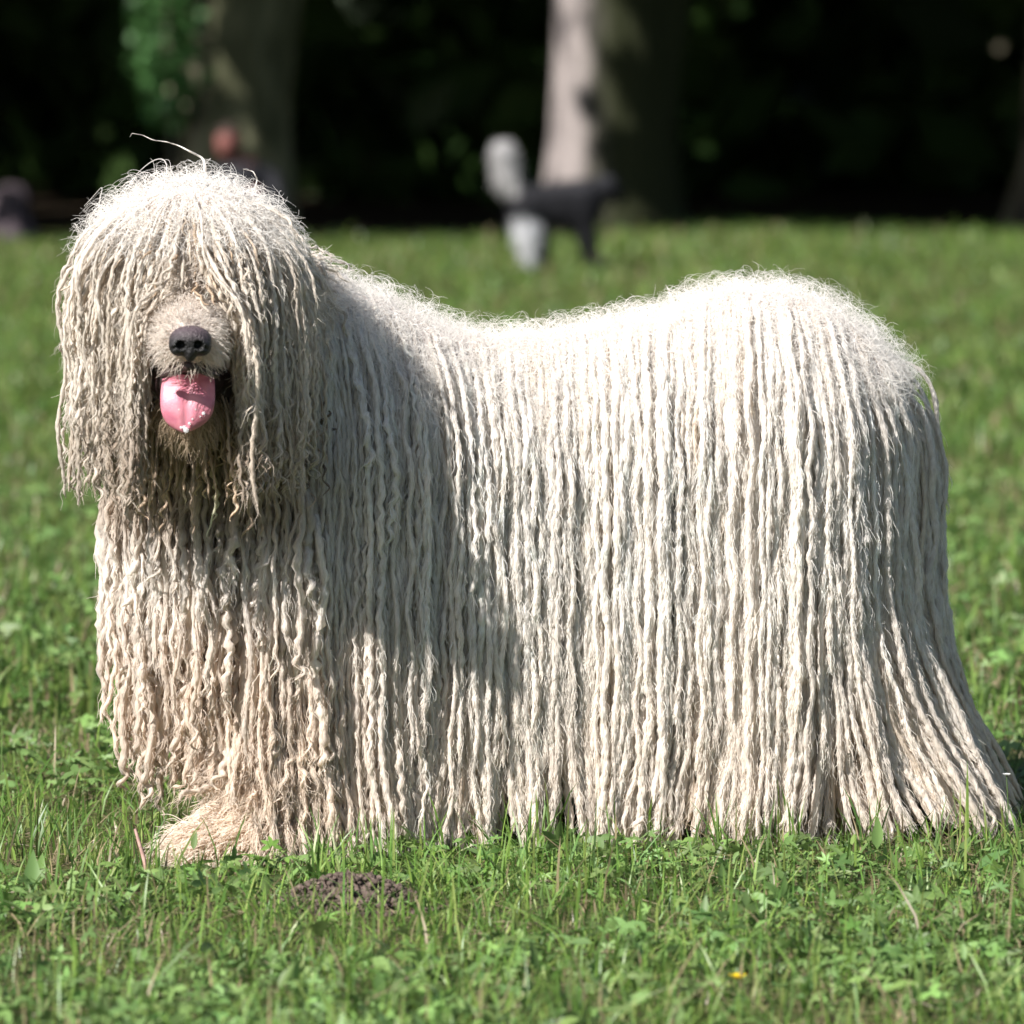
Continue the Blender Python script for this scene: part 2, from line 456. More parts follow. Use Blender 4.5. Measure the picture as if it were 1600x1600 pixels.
tree('mottled_park_tree', 'dark mottled tree trunk behind the white corded dog\'s head', tb[0], tb[1], 0.36, 15, 0.0,
     (tb[0] - 2.0, tb[1] - 0.5, 8.6), (7.0, 7.0, 5.4), 16000, bark_b, 0.3, 4.1, np.array([0.6, -0.7, 0]), 0.6,
     fork=[(0.38, -0.02, 0.2)])
tree('shaded_park_tree', 'dim bluish tree trunk cut off by the right edge of the photo', tc_[0], tc_[1], 0.46, 16, 0.1,
     (tc_[0] + 0.5, tc_[1] - 0.5, 8.8), (7.5, 7.0, 5.4), 16000, bark_b, 0.45, 2.2)

# the dark wood behind: one mass of trunks and leaves
wb = Bag()
def wood_leaves(n, lo, hi, size, flat=0.0):
    lo = np.asarray(lo, float); hi = np.asarray(hi, float)
    nc = n // 60; cc = rng.uniform(lo, hi, (nc, 3)); p = cc[rng.integers(0, nc, n)] + rng.normal(size=(n, 3)) * 0.9
    p[:, 2] = np.maximum(p[:, 2], 0.1); p = p[canopy_keep(p)]; n = len(p)
    V, t, c = leaves_at(p, size, np.asarray(GREENS)[rng.integers(0, 4, n)] * rng.uniform(0.6, 1.1, (n, 1)), flat)
    wb.add(V, t=t, c=c)
wood_leaves(24000, (-36, 27, 4.5), (36, 52, 13), 0.55, 1.2)  # unseen canopy slab overhead, put in to cast the shade
wood_leaves(11000, (-36, 40, 0.2), (36, 46, 6), 0.45)
wood_leaves(9000, (-38, 53, 0), (38, 58, 18), 0.6)
p = np.stack([rng.uniform(-45, 45, 11000), rng.uniform(61, 64, 11000), rng.uniform(0, 5, 11000)], 1)
V, t, c = leaves_at(p, 0.7, np.asarray(GREENS)[rng.integers(0, 4, 11000)]); wb.add(V, t=t, c=c)
nb = 12000
p = np.stack([rng.uniform(-60, 60, nb), rng.uniform(58, 61, nb), rng.uniform(0, 22, nb)], 1)
V, t, c = leaves_at(p, 0.85, np.asarray(GREENS)[rng.integers(0, 4, nb)]); wb.add(V, t=t, c=c)
obj('dark_wood_leaves', wb.mesh('dark_wood_leaves', smooth_shade=False), leaf_dark,
    label='dark shaded wood filling the background behind the trunks', cat='wood', kind='stuff')
tb2 = Bag()
for k in range(22):
    x = rng.uniform(-30, 30); y = rng.uniform(44, 53); r = rng.uniform(0.14, 0.34)
    V, q, c = limb([(x, y, -0.1), (x + rng.normal() * 0.2, y, 3), (x + rng.normal() * 0.6, y, 11)], [r, r * 0.85, r * 0.5], 12, k, 0.05, 0.3)
    tb2.add(V, q, c=c)
obj('dark_wood_trunks', tb2.mesh('dark_wood_trunks'), bark_b, label='dim trunks of the shaded wood in the far background', cat='wood', kind='stuff')

# sapling whose leaves catch the sun beside the mottled tree
sp0 = GROUND(262, 384)
st = thing('sapling', 'green leafy sapling catching light left of the mottled trunk', 'sapling', (sp0[0], sp0[1], 0))
V, q, c = limb([(0, 0, -0.03), (0.03, 0, 0.7), (0.0, 0, 1.4), (0.05, 0, 2.3)], [0.025, 0.02, 0.015, 0.006], 8, 3, 0.03)
obj('stem', mesh_np('stem', V, q, None, c), bark_b, st)
n = 900; z = rng.uniform(0.75, 2.3, n); rr = 0.28 * np.sqrt(rng.uniform(0, 1, n)) * np.interp(z, [0.75, 1.1, 1.7, 2.3], [0.4, 1.0, 0.8, 0.2]); a = rng.uniform(0, 6.28, n)
V, t, c = leaves_at(np.stack([rr * np.cos(a), rr * np.sin(a), z], 1), 0.05, np.array([[0.07, 0.17, 0.05]]) * rng.uniform(0.7, 1.2, (n, 1)))
obj('crown', mesh_np('sapling_crown', V, None, t, c, False), leaf_mat('sapling_leaf'), st)

# ------------------------------------------------------------------ corded dog: body shape
A = np.array
rump, back, shoulder, chest = PX(1182, 700, 0.06), PX(770, 752, -0.01), PX(525, 705, -0.08), PX(405, 775, -0.16)
belly, thigh = PX(900, 790, 0.0), PX(1205, 850, 0.05)
neck0, neck1 = PX(500, 620, -0.10), PX(325, 500, -0.30)
skull = PX(297, 446, -0.40)
muz0, muz1 = PX(292, 500, -0.48), PX(295, 533, -0.615)
jaw0, jaw1 = PX(294, 590, -0.45), PX(292, 645, -0.53)
gY = lambda Y: None
fl0, fl1, pawa, pawb = PX(440, 900, -0.20), PX(425, 1265, -0.25), PX(425, 1310, -0.28), PX(318, 1334, -0.33)
ff0, ff1 = PX(425, 900, 0.05), PX(430, 1285, 0.05)
hn0, hn1 = PX(1240, 950, -0.03), PX(1290, 1290, -0.03)
hf0, hf1 = PX(1240, 950, 0.17), PX(1330, 1270, 0.19)
tl0, tl1, tl2 = PX(1370, 620, 0.10), PX(1395, 900, 0.10), PX(1450, 1180, 0.08)
def torso_sdf(p):
    return union([cone_sdf(p, rump, back, 0.215, 0.188), cone_sdf(p, back, shoulder, 0.188, 0.205), cone_sdf(p, shoulder, chest, 0.205, 0.165),
                  cone_sdf(p, rump, thigh, 0.215, 0.19)], 0.05)
def head_sdf(p):
    return union([ell_sdf(p, skull, (0.135, 0.13, 0.135)), cone_sdf(p, neck0, neck1, 0.15, 0.115)], 0.05)
def muzzle_sdf(p):
    return cone_sdf(p, muz0, muz1, 0.047, 0.032)
def jaw_sdf(p):
    return cone_sdf(p, jaw0, jaw1, 0.05, 0.026)
def legs_sdf(p):
    return union([cone_sdf(p, fl0, fl1, 0.085, 0.062), cone_sdf(p, pawa, pawb, 0.060, 0.042), cone_sdf(p, ff0, ff1, 0.08, 0.06),
                  cone_sdf(p, hn0, hn1, 0.10, 0.06), cone_sdf(p, hf0, hf1, 0.10, 0.06)], 0.04)
def tail_sdf(p):
    return np.minimum(cone_sdf(p, tl0, tl1, 0.045, 0.035), cone_sdf(p, tl1, tl2, 0.035, 0.015))
def coat_sdf(p):
    return union([torso_sdf(p), head_sdf(p), legs_sdf(p), tail_sdf(p)], 0.045)
def body_sdf(p):
    return union([coat_sdf(p), np.minimum(muzzle_sdf(p), jaw_sdf(p))], 0.02)
dog = thing('corded_dog', 'large white dog with floor-length corded coat standing with its tongue out', 'dog', (float(back[0]), 0.0, 0.0))
DB = A([float(back[0]), 0.0, 0.0])
bl, bh = A([-0.72, -0.72, -0.02]), A([0.72, 0.36, 1.0])
V, q = surface_nets(body_sdf, bl, bh, 0.0125)
wool = wool_mat('wool_cord', transl=0.40); wool_f = wool_mat('wool_fibre', (0.95, 0.95, 0.95), (1, 1, 1), 0.0, 0.40)
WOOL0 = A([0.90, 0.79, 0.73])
bc = np.tile(A([0.66, 0.54, 0.43]), (len(V), 1))  # tan undercoat, warmed to stand in for bounce light in the gaps
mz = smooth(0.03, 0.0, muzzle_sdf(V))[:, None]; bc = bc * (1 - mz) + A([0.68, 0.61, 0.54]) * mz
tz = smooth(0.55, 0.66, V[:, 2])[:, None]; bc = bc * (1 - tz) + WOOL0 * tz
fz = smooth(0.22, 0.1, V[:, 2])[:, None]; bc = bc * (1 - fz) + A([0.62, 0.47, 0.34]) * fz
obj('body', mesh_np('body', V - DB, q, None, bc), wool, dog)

# ------------------------------------------------------------------ corded dog: hair
def march(P0, V0, K, ds, off, f=coat_sdf, pull=0.3, force=None, xdamp=None, ramp=8.0):
    p = P0.copy(); v = nrm(V0); out = [p.copy()]
    g = A([0, 0, -1.0])
    for k in range(K):
        d = f(p); n = grad(f, p)
        o = off * smooth(0, ramp, A(float(k)))
        v = v * (1 - pull) + g * pull
        if force is not None: v = v + force(p, k)
        inside = (d < o + 0.004)
        vn = (v * n).sum(-1)
        v = np.where((inside & (vn < 0))[:, None], v - vn[:, None] * n, v)
        if xdamp is not None: v[:, 0] *= 1 - xdamp * inside * smooth(0.35, 0.8, n[:, 2])
        v = nrm(v)
        p = p + v * ds
        d = f(p); push = np.clip(o - d, 0, 0.012)
        p = p + n * push[:, None] * 0.7
        p[:, 2] = np.maximum(p[:, 2], 0.008)
        out.append(p.copy())
    return np.stack(out, 1)
def cut_length(P, ds, L, hem):
    below = P[:, :, 2] < hem[:, None]
    first = np.where(below.any(1), below.argmax(1), P.shape[1] - 1) * ds
    return np.minimum(L, first)
def sines(s, lam, n, k=3):
    out = 0
    for i in range(k):
        out = out + np.sin(2 * math.pi * s / (lam * rng.uniform(0.7, 1.5, (n, 1))) + rng.uniform(0, 6.28, (n, 1)))
    return out / k ** 0.5
def cords(P, L, ds, M, S, r0, crimp, lam, wander, curl_frac, curl_amp, colf, bead=0.22, rootw=0.45, rootl=0.10, tipp=1.35):
    n = len(P)
    C, s = resample(P, L, ds, M, tipp)
    T, U, W = transport_frames(C)
    ramp = smooth(0.03, 0.16, s)
    la = lam * rng.uniform(0.75, 1.4, (n, 1)); ph = rng.uniform(0, 6.28, (n, 1))
    ca = crimp * rng.uniform(0.5, 1.5, (n, 1)) * (0.6 + 0.4 * np.sin(s / 0.09 + ph))
    a1 = ca * np.sin(2 * math.pi * s / la + ph); a2 = ca * np.cos(2 * math.pi * s / (la * 1.07) + ph * 2)
    w1 = wander * sines(s, 0.16, n); w2 = wander * sines(s, 0.16, n)
    # curled tips
    has = (rng.uniform(size=(n, 1)) < curl_frac)
    tip = smooth(0.06, 0.0, L[:, None] - s) * has
    cl = rng.uniform(0.024, 0.042, (n, 1)); ch = curl_amp * rng.uniform(0.5, 1.4, (n, 1)) * tip
    c1 = ch * np.cos(2 * math.pi * s / cl + ph); c2 = ch * np.sin(2 * math.pi * s / cl + ph)
    C = C + ((a1 + w1) * ramp + c1)[..., None] * U + ((a2 * 0.8 + w2) * ramp + c2)[..., None] * W
    C[:, :, 2] = np.maximum(C[:, :, 2], 0.006)
    u = np.linspace(0, 1, M)[None]
    R = r0[:, None] * (rootw + (1 - rootw) * smooth(0, rootl, s)) * (1 + bead * sines(s, 0.034, n) * 0.7 + bead * 0.8 * sines(s, 0.017, n, 2))
    R = np.maximum(R, r0[:, None] * 0.45) * (1 - 0.35 * smooth(0.0, 0.05, 0.05 - (L[:, None] - s)) - 0.4 * smooth(0.0, 0.012, 0.012 - (L[:, None] - s)))
    col = colf(C, s, n)
    return C, R, col
mouth = PX(292, 650, -0.55)
WOOL = A([0.91, 0.872, 0.828])
def stain_shade(C):
    """yellowish chest and feet, brown beard: natural staining, with shade under the chin put into the brown"""
    c = np.tile(WOOL, (*C.shape[:2], 1))
    x, z = C[..., 0], C[..., 2]
    low = smooth(0.55, 0.15, z) * smooth(-0.12, -0.32, x)
    c = c * (1 - 0.6 * low[..., None]) + A([0.82, 0.655, 0.52]) * 0.6 * low[..., None]
    und = smooth(0.40, 0.50, z) * smooth(0.62, 0.56, z) * smooth(0.24, 0.10, np.abs(x - mouth[0])) * 0.8
    c = c * (1 - und[..., None]) + A([0.47, 0.36, 0.27]) * und[..., None]
    low2 = smooth(0.45, 0.0, z) * 0.45
    c = c * (1 - low2[..., None]) + A([0.76, 0.65, 0.53]) * low2[..., None]
    return c
def col_body(C, s, n):
    c = stain_shade(C) * rng.uniform(0.86, 1.06, (n, 1, 1)) * (1 + 0.05 * sines(s, 0.06, n)[..., None])
    t = rng.uniform(0, 0.16, (n, 1, 1)); return np.clip(c * (1 - t) + c * A([1.0, 0.88, 0.74]) * t, 0, 0.94)
mouth = PX(292, 650, -0.55)
def col_head(C, s, n):
    c = np.tile(A([0.81, 0.75, 0.675]), (*C.shape[:2], 1))
    top = smooth(skull[2], skull[2] + 0.12, C[..., 2])[..., None]
    c = c * (1 - top) + WOOL * top
    tan = np.clip(rng.normal(0.25, 0.25, (n, 1, 1)), 0, 1) * smooth(0.02, 0.15, s)[..., None]
    c = c * (1 - 0.5 * tan) + A([0.62, 0.49, 0.35]) * 0.5 * tan
    dx = np.abs(C[..., 0] - mouth[0])
    br = smooth(0.69, 0.57, C[..., 2]) * smooth(0.22, 0.06, dx) * rng.uniform(0.3, 0.95, (n, 1))  # beard stain, spread wide enough to take in shade beside the mouth
    c = c * (1 - br[..., None]) + A([0.33, 0.23, 0.155]) * br[..., None]
    return np.clip(c * rng.uniform(0.85, 1.08, (n, 1, 1)), 0, 0.94)
fibre_src = []     # (centres, radii, colours) of cords that carry stray fibres

# --- flank, back and rump
def trunk_sdf(p): return smin(torso_sdf(p), cone_sdf(p, neck0, neck1, 0.15, 0.115), 0.06)
seeds = on_surface(trunk_sdf, bl, bh, 28000)
nn = grad(trunk_sdf, seeds)
dk = ell_sdf(seeds, skull, (0.135, 0.13, 0.135))
ok = (seeds[:, 2] > 0.42) & (dk > 0.03) & (nn[:, 2] > -0.30)
seeds, nn = seeds[ok], nn[ok]
near = nn[:, 1] < 0.25
def rump_force(p, k):
    fx = np.zeros_like(p)
    fx[:, 0] = 0.125 * smooth(0.42, 0.60, p[:, 0]) * smooth(0.5, 0.15, p[:, 2])
    fx[:, 0] += 0.045 * np.sin(p[:, 0] * 37 + 5 * np.sin(p[:, 0] * 11)) * smooth(0.26, 0.05, p[:, 2])
    fx[:, 1] -= 0.05 * smooth(0.22, 0.02, p[:, 2]) * (p[:, 1] < 0.05)
    return fx
def coat_region(sel, spacing, K, M, S, rmin, rmax, crimp, lam, Lf, hemf, off_hi, curl, cap=None, bead=0.22, wander=0.004, split=0):
    P0, n0 = seeds[sel], nn[sel]
    k = spread(P0, spacing, cap); P0, n0 = P0[k], n0[k]; n = len(P0)
    side = n0 * A([0.35, 1, 0]); V0 = side * 0.9 + A([0, 0, -0.25]); V0 -= (V0 * n0).sum(1, keepdims=True) * n0
    off = 0.004 + off_hi * rng.uniform(0, 1, n) ** 1.5 * (0.35 + 0.65 * smooth(0.4, 0.8, P0[:, 2]))
    P = march(P0 - n0 * 0.004, V0, K, 0.01, off, pull=0.22, force=rump_force, xdamp=0.6, ramp=30.0)
    L = cut_length(P, 0.01, Lf(P0, n), hemf(P0, n))
    good = L > 0.05; P, L, off = P[good], L[good], off[good]; n = len(P)
    r0 = rng.uniform(rmin, rmax, n) * np.where(rng.uniform(size=n) < 0.15, 1.2, 1)
    if split:
        mid = P[np.arange(n), (L / 0.02).astype(int)]
        score = L * r0 * (0.3 + off / off_hi) * (mid[:, 1] < 0.0) * (mid[:, 0] < 0.62)
        o_ = np.argsort(-score); a_, b_ = o_[:split], o_[split:]
        warm = lambda C, s, n: col_body(C, s, n) * A([1.0, 0.955, 0.90])  # light bounced between cords put into the inner cord colour
        return (cords(P[a_], L[a_], 0.01, 130, 6, r0[a_], crimp, lam, wander, curl, 0.006, col_body, bead, tipp=1.1),
                cords(P[b_], L[b_], 0.01, 50, S, r0[b_], crimp, lam, wander, curl, 0.006, warm, bead, tipp=1.1))
    return cords(P, L, 0.01, M, S, r0, crimp, lam, wander, curl, 0.006, col_body, bead)
shoulder_zone = seeds[:, 0] < PX(690, 800, -0.15)[0]
chest_zone = seeds[:, 0] < PX(400, 800, -0.2)[0]
longL = lambda P0, n: np.where(rng.uniform(size=n) < 0.14, rng.uniform(0.18, 0.6, n), 2.0)
hem = lambda P0, n: np.where(rng.uniform(size=n) < 0.42, rng.uniform(0.03, 0.17, n), rng.uniform(0.008, 0.035, n))
flank, inner = coat_region(near & ~shoulder_zone, 0.0134, 105, 78, 4, 0.0030, 0.0060, 0.0010, 0.030, longL, hem, 0.030, 0.14, bead=0.15, wander=0.0026, split=300)
should = coat_region(near & shoulder_zone & ~chest_zone, 0.0136, 105, 80, 4, 0.0028, 0.0048, 0.0022, 0.036, longL, hem, 0.034, 0.2, bead=0.15, wander=0.003)
farL = lambda P0, n: np.where(P0[:, 0] < PX(430, 0, 0.1)[0], rng.uniform(0.10, 0.30, n), longL(P0, n))
far = coat_region(~near, 0.024, 105, 32, 4, 0.0045, 0.008, 0.0015, 0.04, farL, hem, 0.045, 0.1)
fibre_src += [flank, inner, should]
# 300 of the most prominent cords are parts of their own, the rest one part
C, R, cc = flank
pick = range(len(C))
for i in pick:
    o0 = C[i, 0]
    V, q, c = tubes(C[i:i + 1], R[i:i + 1], 6, cc[i:i + 1])
    o = obj('cord', mesh_np('cord', V - o0, q, None, c), wool, dog); o.location = o0 - DB
cb = Bag()
for reg, S in ((inner, 4), (should, 4), (far, 4)):
    V, q, c = tubes(reg[0], reg[1], S, reg[2]); cb.add(V - DB, q, c=c)
obj('coat_cords', cb.mesh('coat_cords'), wool, dog, kind='stuff')

# --- tail curtain
ts = on_surface(tail_sdf, A([0.5, -0.02, 0.1]), A([0.72, 0.22, 0.72]), 900); tn = grad(tail_sdf, ts); k = spread(ts, 0.024); ts, tn = ts[k], tn[k]
P = march(ts, tn + A([0.3, 0, -0.5]), 80, 0.01, rng.uniform(0.003, 0.03, len(ts)), pull=0.2,
          force=lambda p, k: np.stack([0.075 * smooth(0.45, 0.1, p[:, 2]), 0 * p[:, 0], 0 * p[:, 0]], 1))
L = cut_length(P, 0.01, np.full(len(ts), 2.0), rng.uniform(0.008, 0.03, len(ts)))
tailc = cords(P, L, 0.01, 70, 5, rng.uniform(0.003, 0.0065, len(ts)), 0.0012, 0.024, 0.004, 0.3, 0.007, col_body)
V, q, c = tubes(*tailc[:2], 5, tailc[2]); obj('tail_cords', mesh_np('tail_cords', V - DB, q, None, c), wool, dog, kind='stuff')
fibre_src.append(tailc)

# --- chest and front legs: shorter curly locks
def chest_sdf(p): return union([torso_sdf(p), legs_sdf(p), cone_sdf(p, neck0, neck1, 0.15, 0.115)], 0.05)
xs = PX(575, 900, -0.2)[0]
cs = on_surface(chest_sdf, A([-0.72, -0.5, 0.05]), A([xs, 0.2, 0.66]), 9000); cn = grad(chest_sdf, cs)
ok = (cn[:, 1] < 0.5) & (cs[:, 0] < xs - 0.08 * smooth(0.35, 0.6, cs[:, 2])) & (head_sdf(cs) > -0.01) & ((cn[:, 0] < 0.6) | (cs[:, 2] > 0.2))
ok &= ~((cs[:, 2] < 0.09))
cs, cn = cs[ok], cn[ok]; k = spread(cs, 0.0140); cs, cn = cs[k], cn[k]; n = len(cs)
P = march(cs, cn * 0.6 + A([0, 0, -0.6]), 50, 0.01, rng.uniform(0.008, 0.06, n), f=chest_sdf, pull=0.25)
L = cut_length(P, 0.01, rng.uniform(0.13, 0.42, n), np.where(cs[:, 0] < PX(470, 0, -.2)[0], np.where(cs[:, 0] > PX(262, 0, -.25)[0], rng.uniform(0.085, 0.15, n), rng.uniform(0.03, 0.13, n)), rng.uniform(0.01, 0.07, n)))
good = L > 0.04; P, L = P[good], L[good]; n = len(P)
chestc = cords(P, L, 0.01, 46, 4, rng.uniform(0.0026, 0.0066, n), 0.0026, 0.034, 0.005, 0.55, 0.006, col_body, 0.28)
V, q, c = tubes(*chestc[:2], 4, chestc[2]); obj('chest_locks', mesh_np('chest_locks', V - DB, q, None, c), wool, dog, kind='stuff')
fibre_src.append(chestc)

# --- head cords
hs = on_surface(head_sdf, A([-0.7, -0.55, 0.5]), A([-0.2, 0.0, 1.0]), 16000); hn = grad(head_sdf, hs)
hz = hs[:, 2] - skull[2]
ok = (hz > -0.055) & (ell_sdf(hs, skull, (0.135, 0.13, 0.135)) < 0.035)
ok &= ~((np.abs(hs[:, 0] - muz0[0]) < 0.045) & (hs[:, 1] < skull[1] - 0.04) & (hz < 0.025))
hs, hn = hs[ok], hn[ok]; k = spread(hs, 0.0092); hs, hn = hs[k], hn[k]; n = len(hs)
def head_coll(p): return union([coat_sdf(p), np.minimum(muzzle_sdf(p), jaw_sdf(p))], 0.03)
def face_force(p, k):
    fx = np.zeros_like(p); dx = p[:, 0] - muz1[0]; gain = part_gain
    zone = (p[:, 1] < skull[1] - 0.03) & (p[:, 2] < muz0[2] + 0.14)
    fx[:, 0] = zone * gain * np.sign(dx) * 0.42 * np.clip(1 - np.abs(dx) / 0.062, 0, 1) * smooth(0.16, 0.04, p[:, 2] - muz0[2]) * (p[:, 2] > mouth[2] - 0.03)
    return fx
part_gain = rng.uniform(0.35, 1.1, n)
V0 = hn * A([0.9, 0.9, 0.0]) + nrm(hs - (skull + A([0, -0.02, 0.2]))) * 0.4; V0 -= 0.9 * (V0 * hn).sum(1, keepdims=True) * hn
P = march(hs - hn * 0.004, V0, 52, 0.01, rng.uniform(0.004, 0.05, n), f=head_coll, pull=0.24, force=face_force, ramp=18.0)
hemz = PX(0, 722, -0.4)[2]
Lh = cut_length(P, 0.01, np.where(rng.uniform(size=n) < 0.4, rng.uniform(0.10, 0.3, n), 0.5), hemz + rng.uniform(-0.05, 0.15, n) * (1 + 0.0 * hs[:, 0]))
inm = (np.abs(P[..., 0] - muz1[0]) < 0.040) & (P[..., 1] < skull[1] - 0.10) & (P[..., 2] < muz0[2] + 0.035) & (P[..., 2] > muz0[2] - 0.12)
inm |= (P[..., 0] > PX(500, 500, -0.3)[0] + 0.02 * rng.normal(size=(len(P), 1)))
first = np.where(inm.any(1), inm.argmax(1), 999) * 0.01
Lh = np.minimum(Lh, first); good = Lh > 0.03; P, Lh = P[good], Lh[good]; n = len(P)
headc = cords(P, Lh, 0.01, 60, 4, rng.uniform(0.0020, 0.0036, n), 0.0027, 0.021, 0.004, 0.5, 0.006, col_head, 0.2)
V, q, c = tubes(*headc[:2], 4, headc[2]); obj('head_cords', mesh_np('head_cords', V - DB, q, None, c), wool, dog, kind='stuff')
fibre_src.append(headc)
# forelock: short tufts over the brow, ending on the bridge of the muzzle
fs = on_surface(head_sdf, A([skull[0] - 0.10, -0.56, skull[2] - 0.03]), A([skull[0] + 0.10, -0.40, skull[2] + 0.12]), 3000); fn = grad(head_sdf, fs)
ok = fn[:, 1] < -0.45; fs, fn = fs[ok], fn[ok]; k = spread(fs, 0.0085); fs, fn = fs[k], fn[k]; n = len(fs)
P = march(fs, fn * 0.25 + A([0, 0, -1.0]) + nrm(fs - skull) * A([0.5, 0, 0]), 16, 0.01, rng.uniform(0.004, 0.030, n), f=head_coll, pull=0.2)
L = np.minimum(rng.uniform(0.04, 0.13, n), cut_length(P, 0.01, np.full(n, 1.0), muz0[2] + 0.030 + rng.uniform(-0.012, 0.03, n) + 0.0 * fs[:, 0]))
good = L > 0.02; P, L = P[good], L[good]; n = len(P)
fore = cords(P, L, 0.01, 30, 4, rng.uniform(0.0016, 0.0032, n), 0.0020, 0.019, 0.004, 0.5, 0.004,
             lambda C, s, n: np.clip(A([0.80, 0.73, 0.64]) * rng.uniform(0.8, 1.1, (n, 1, 1)) * (1 - smooth(0.02, 0.08, s)[..., None] * rng.uniform(0, 0.45, (n, 1, 1)) * A([0.6, 0.9, 1.2])), 0, 0.9))
V, q, c = tubes(*fore[:2], 4, fore[2]); obj('forelock', mesh_np('forelock', V - DB, q, None, c), wool, dog, kind='stuff')

# --- beard: brown stained locks round the mouth and under the jaw
def beard_sdf(p): return union([jaw_sdf(p), cone_sdf(p, neck0, neck1, 0.15, 0.115)], 0.04)
bs = on_surface(beard_sdf, A([-0.68, -0.56, 0.48]), A([-0.28, -0.2, 0.74]), 5000); bn = grad(beard_sdf, bs)
ok = (bn[:, 1] < 0.3) & (bs[:, 2] < jaw0[2] + 0.01)
ok &= ~((np.abs(bs[:, 0] - mouth[0]) < 0.05) & (bs[:, 1] < -0.50))
bs, bn = bs[ok], bn[ok]; k = spread(bs, 0.0105); bs, bn = bs[k], bn[k]; n = len(bs)
P = march(bs, bn * 0.7 + A([0, 0, -0.5]), 30, 0.01, rng.uniform(0.003, 0.05, n), f=head_coll, pull=0.25)
L = np.minimum(rng.uniform(0.05, 0.27, n), cut_length(P, 0.01, np.full(n, 2.0), hemz - rng.uniform(-0.06, 0.11, n)))
good = L > 0.03; P, L = P[good], L[good]; n = len(P)
beardc = cords(P, L, 0.01, 36, 4, rng.uniform(0.0014, 0.0034, n), 0.0024, 0.02, 0.006, 0.6, 0.008,
               lambda C, s, n: np.clip(A([0.42, 0.33, 0.25]) * rng.uniform(0.5, 1.5, (n, 1, 1)) * (1 + 0.7 * smooth(0.05, 0.15, s)[..., None]), 0, 0.8), 0.25)
V, q, c = tubes(*beardc[:2], 4, beardc[2]); obj('beard_locks', mesh_np('beard_locks', V - DB, q, None, c), wool, dog, kind='stuff')

# --- fine fibres: fuzz on the back and crown, short muzzle fur, paw fur, strays on the cords
def fibres(P0, d0, L, curl, drop, M=6):
    n = len(P0); u = np.linspace(0, 1, M)[None, :, None]
    d = nrm(d0); b1 = nrm(np.cross(d, rng.normal(size=(n, 3)))); b2 = np.cross(d, b1)
    ph = rng.uniform(0, 6.28, (n, 1, 1)); tw = rng.uniform(2, 8, (n, 1, 1))
    C = P0[:, None] + d[:, None] * (L[:, None, None] * u) + (np.cos(tw * u + ph) - np.cos(ph)) * b1[:, None] * (curl * L)[:, None, None] + (np.sin(tw * u + ph) - np.sin(ph)) * b2[:, None] * (curl * L)[:, None, None]
    C[:, :, 2] -= (drop * L)[:, None] * u[..., 0] ** 2
    C[:, :, 2] = np.maximum(C[:, :, 2], 0.004)
    return C
fb = []
def add_f(C, w, col): fb.append((C - DB, w, col))
# back line
p = on_surface(coat_sdf, bl, bh, 90000); n_ = grad(coat_sdf, p)
ok = (n_[:, 2] > 0.35) & (p[:, 2] > 0.55) & (p[:, 0] > -0.34)
p, n_ = p[ok][:26000], n_[ok][:26000]; n = len(p)
d0 = n_ * (rng.uniform(0, 1, (n, 1)) ** 2 * 0.9) + rng.normal(size=(n, 3)) * 0.55 + n_ * A([0.2, 0.7, 0]) * 0.8
add_f(fibres(p + n_ * 0.008, d0, rng.uniform(0.015, 0.05, n), 0.30 * np.ones(n), 0.35, 7), rng.uniform(0.0003, 0.00065, n), WOOL * rng.uniform(0.95, 1.08, (n, 1)))
# crown of the head
p = on_surface(head_sdf, A([-0.7, -0.58, 0.6]), A([-0.2, 0.0, 1.0]), 16000); n_ = grad(head_sdf, p)
ok = (p[:, 2] > skull[2] + 0.05); p, n_ = p[ok][:7500], n_[ok][:7500]; n = len(p)
add_f(fibres(p + n_ * 0.012, n_ * (rng.uniform(0, 1, (n, 1)) ** 2 * 0.9) + rng.normal(size=(n, 3)) * 0.5 + n_ * A([0.6, 0.6, 0]), rng.uniform(0.02, 0.05, n), 0.22 * np.ones(n), 0.4),
      rng.uniform(0.0004, 0.0009, n), WOOL * rng.uniform(0.95, 1.08, (n, 1)))
# flyaway curls on the crown and the rump
p = on_surface(head_sdf, A([-0.7, -0.58, 0.6]), A([-0.2, 0.0, 1.0]), 4000); n_ = grad(head_sdf, p); ok = n_[:, 2] > 0.45; p, n_ = p[ok][:150], n_[ok][:150]; n = len(p)
add_f(fibres(p, n_ * 1.3 + rng.normal(size=(n, 3)) * 0.5, rng.uniform(0.025, 0.058, n), 0.42 * np.ones(n), 0.2, 18), rng.uniform(0.0007, 0.0016, n), WOOL * rng.uniform(0.95, 1.08, (n, 1)))
p = on_surface(coat_sdf, bl, bh, 9000); n_ = grad(coat_sdf, p); ok = (n_[:, 2] > 0.3) & (p[:, 2] > 0.55) & (p[:, 0] > -0.3); p, n_ = p[ok][:260], n_[ok][:260]; n = len(p)
add_f(fibres(p, n_ + rng.normal(size=(n, 3)) * 0.4, rng.uniform(0.03, 0.055, n), 0.30 * np.ones(n), 0.3, 14), rng.uniform(0.0008, 0.0016, n), WOOL * rng.uniform(0.95, 1.08, (n, 1)))
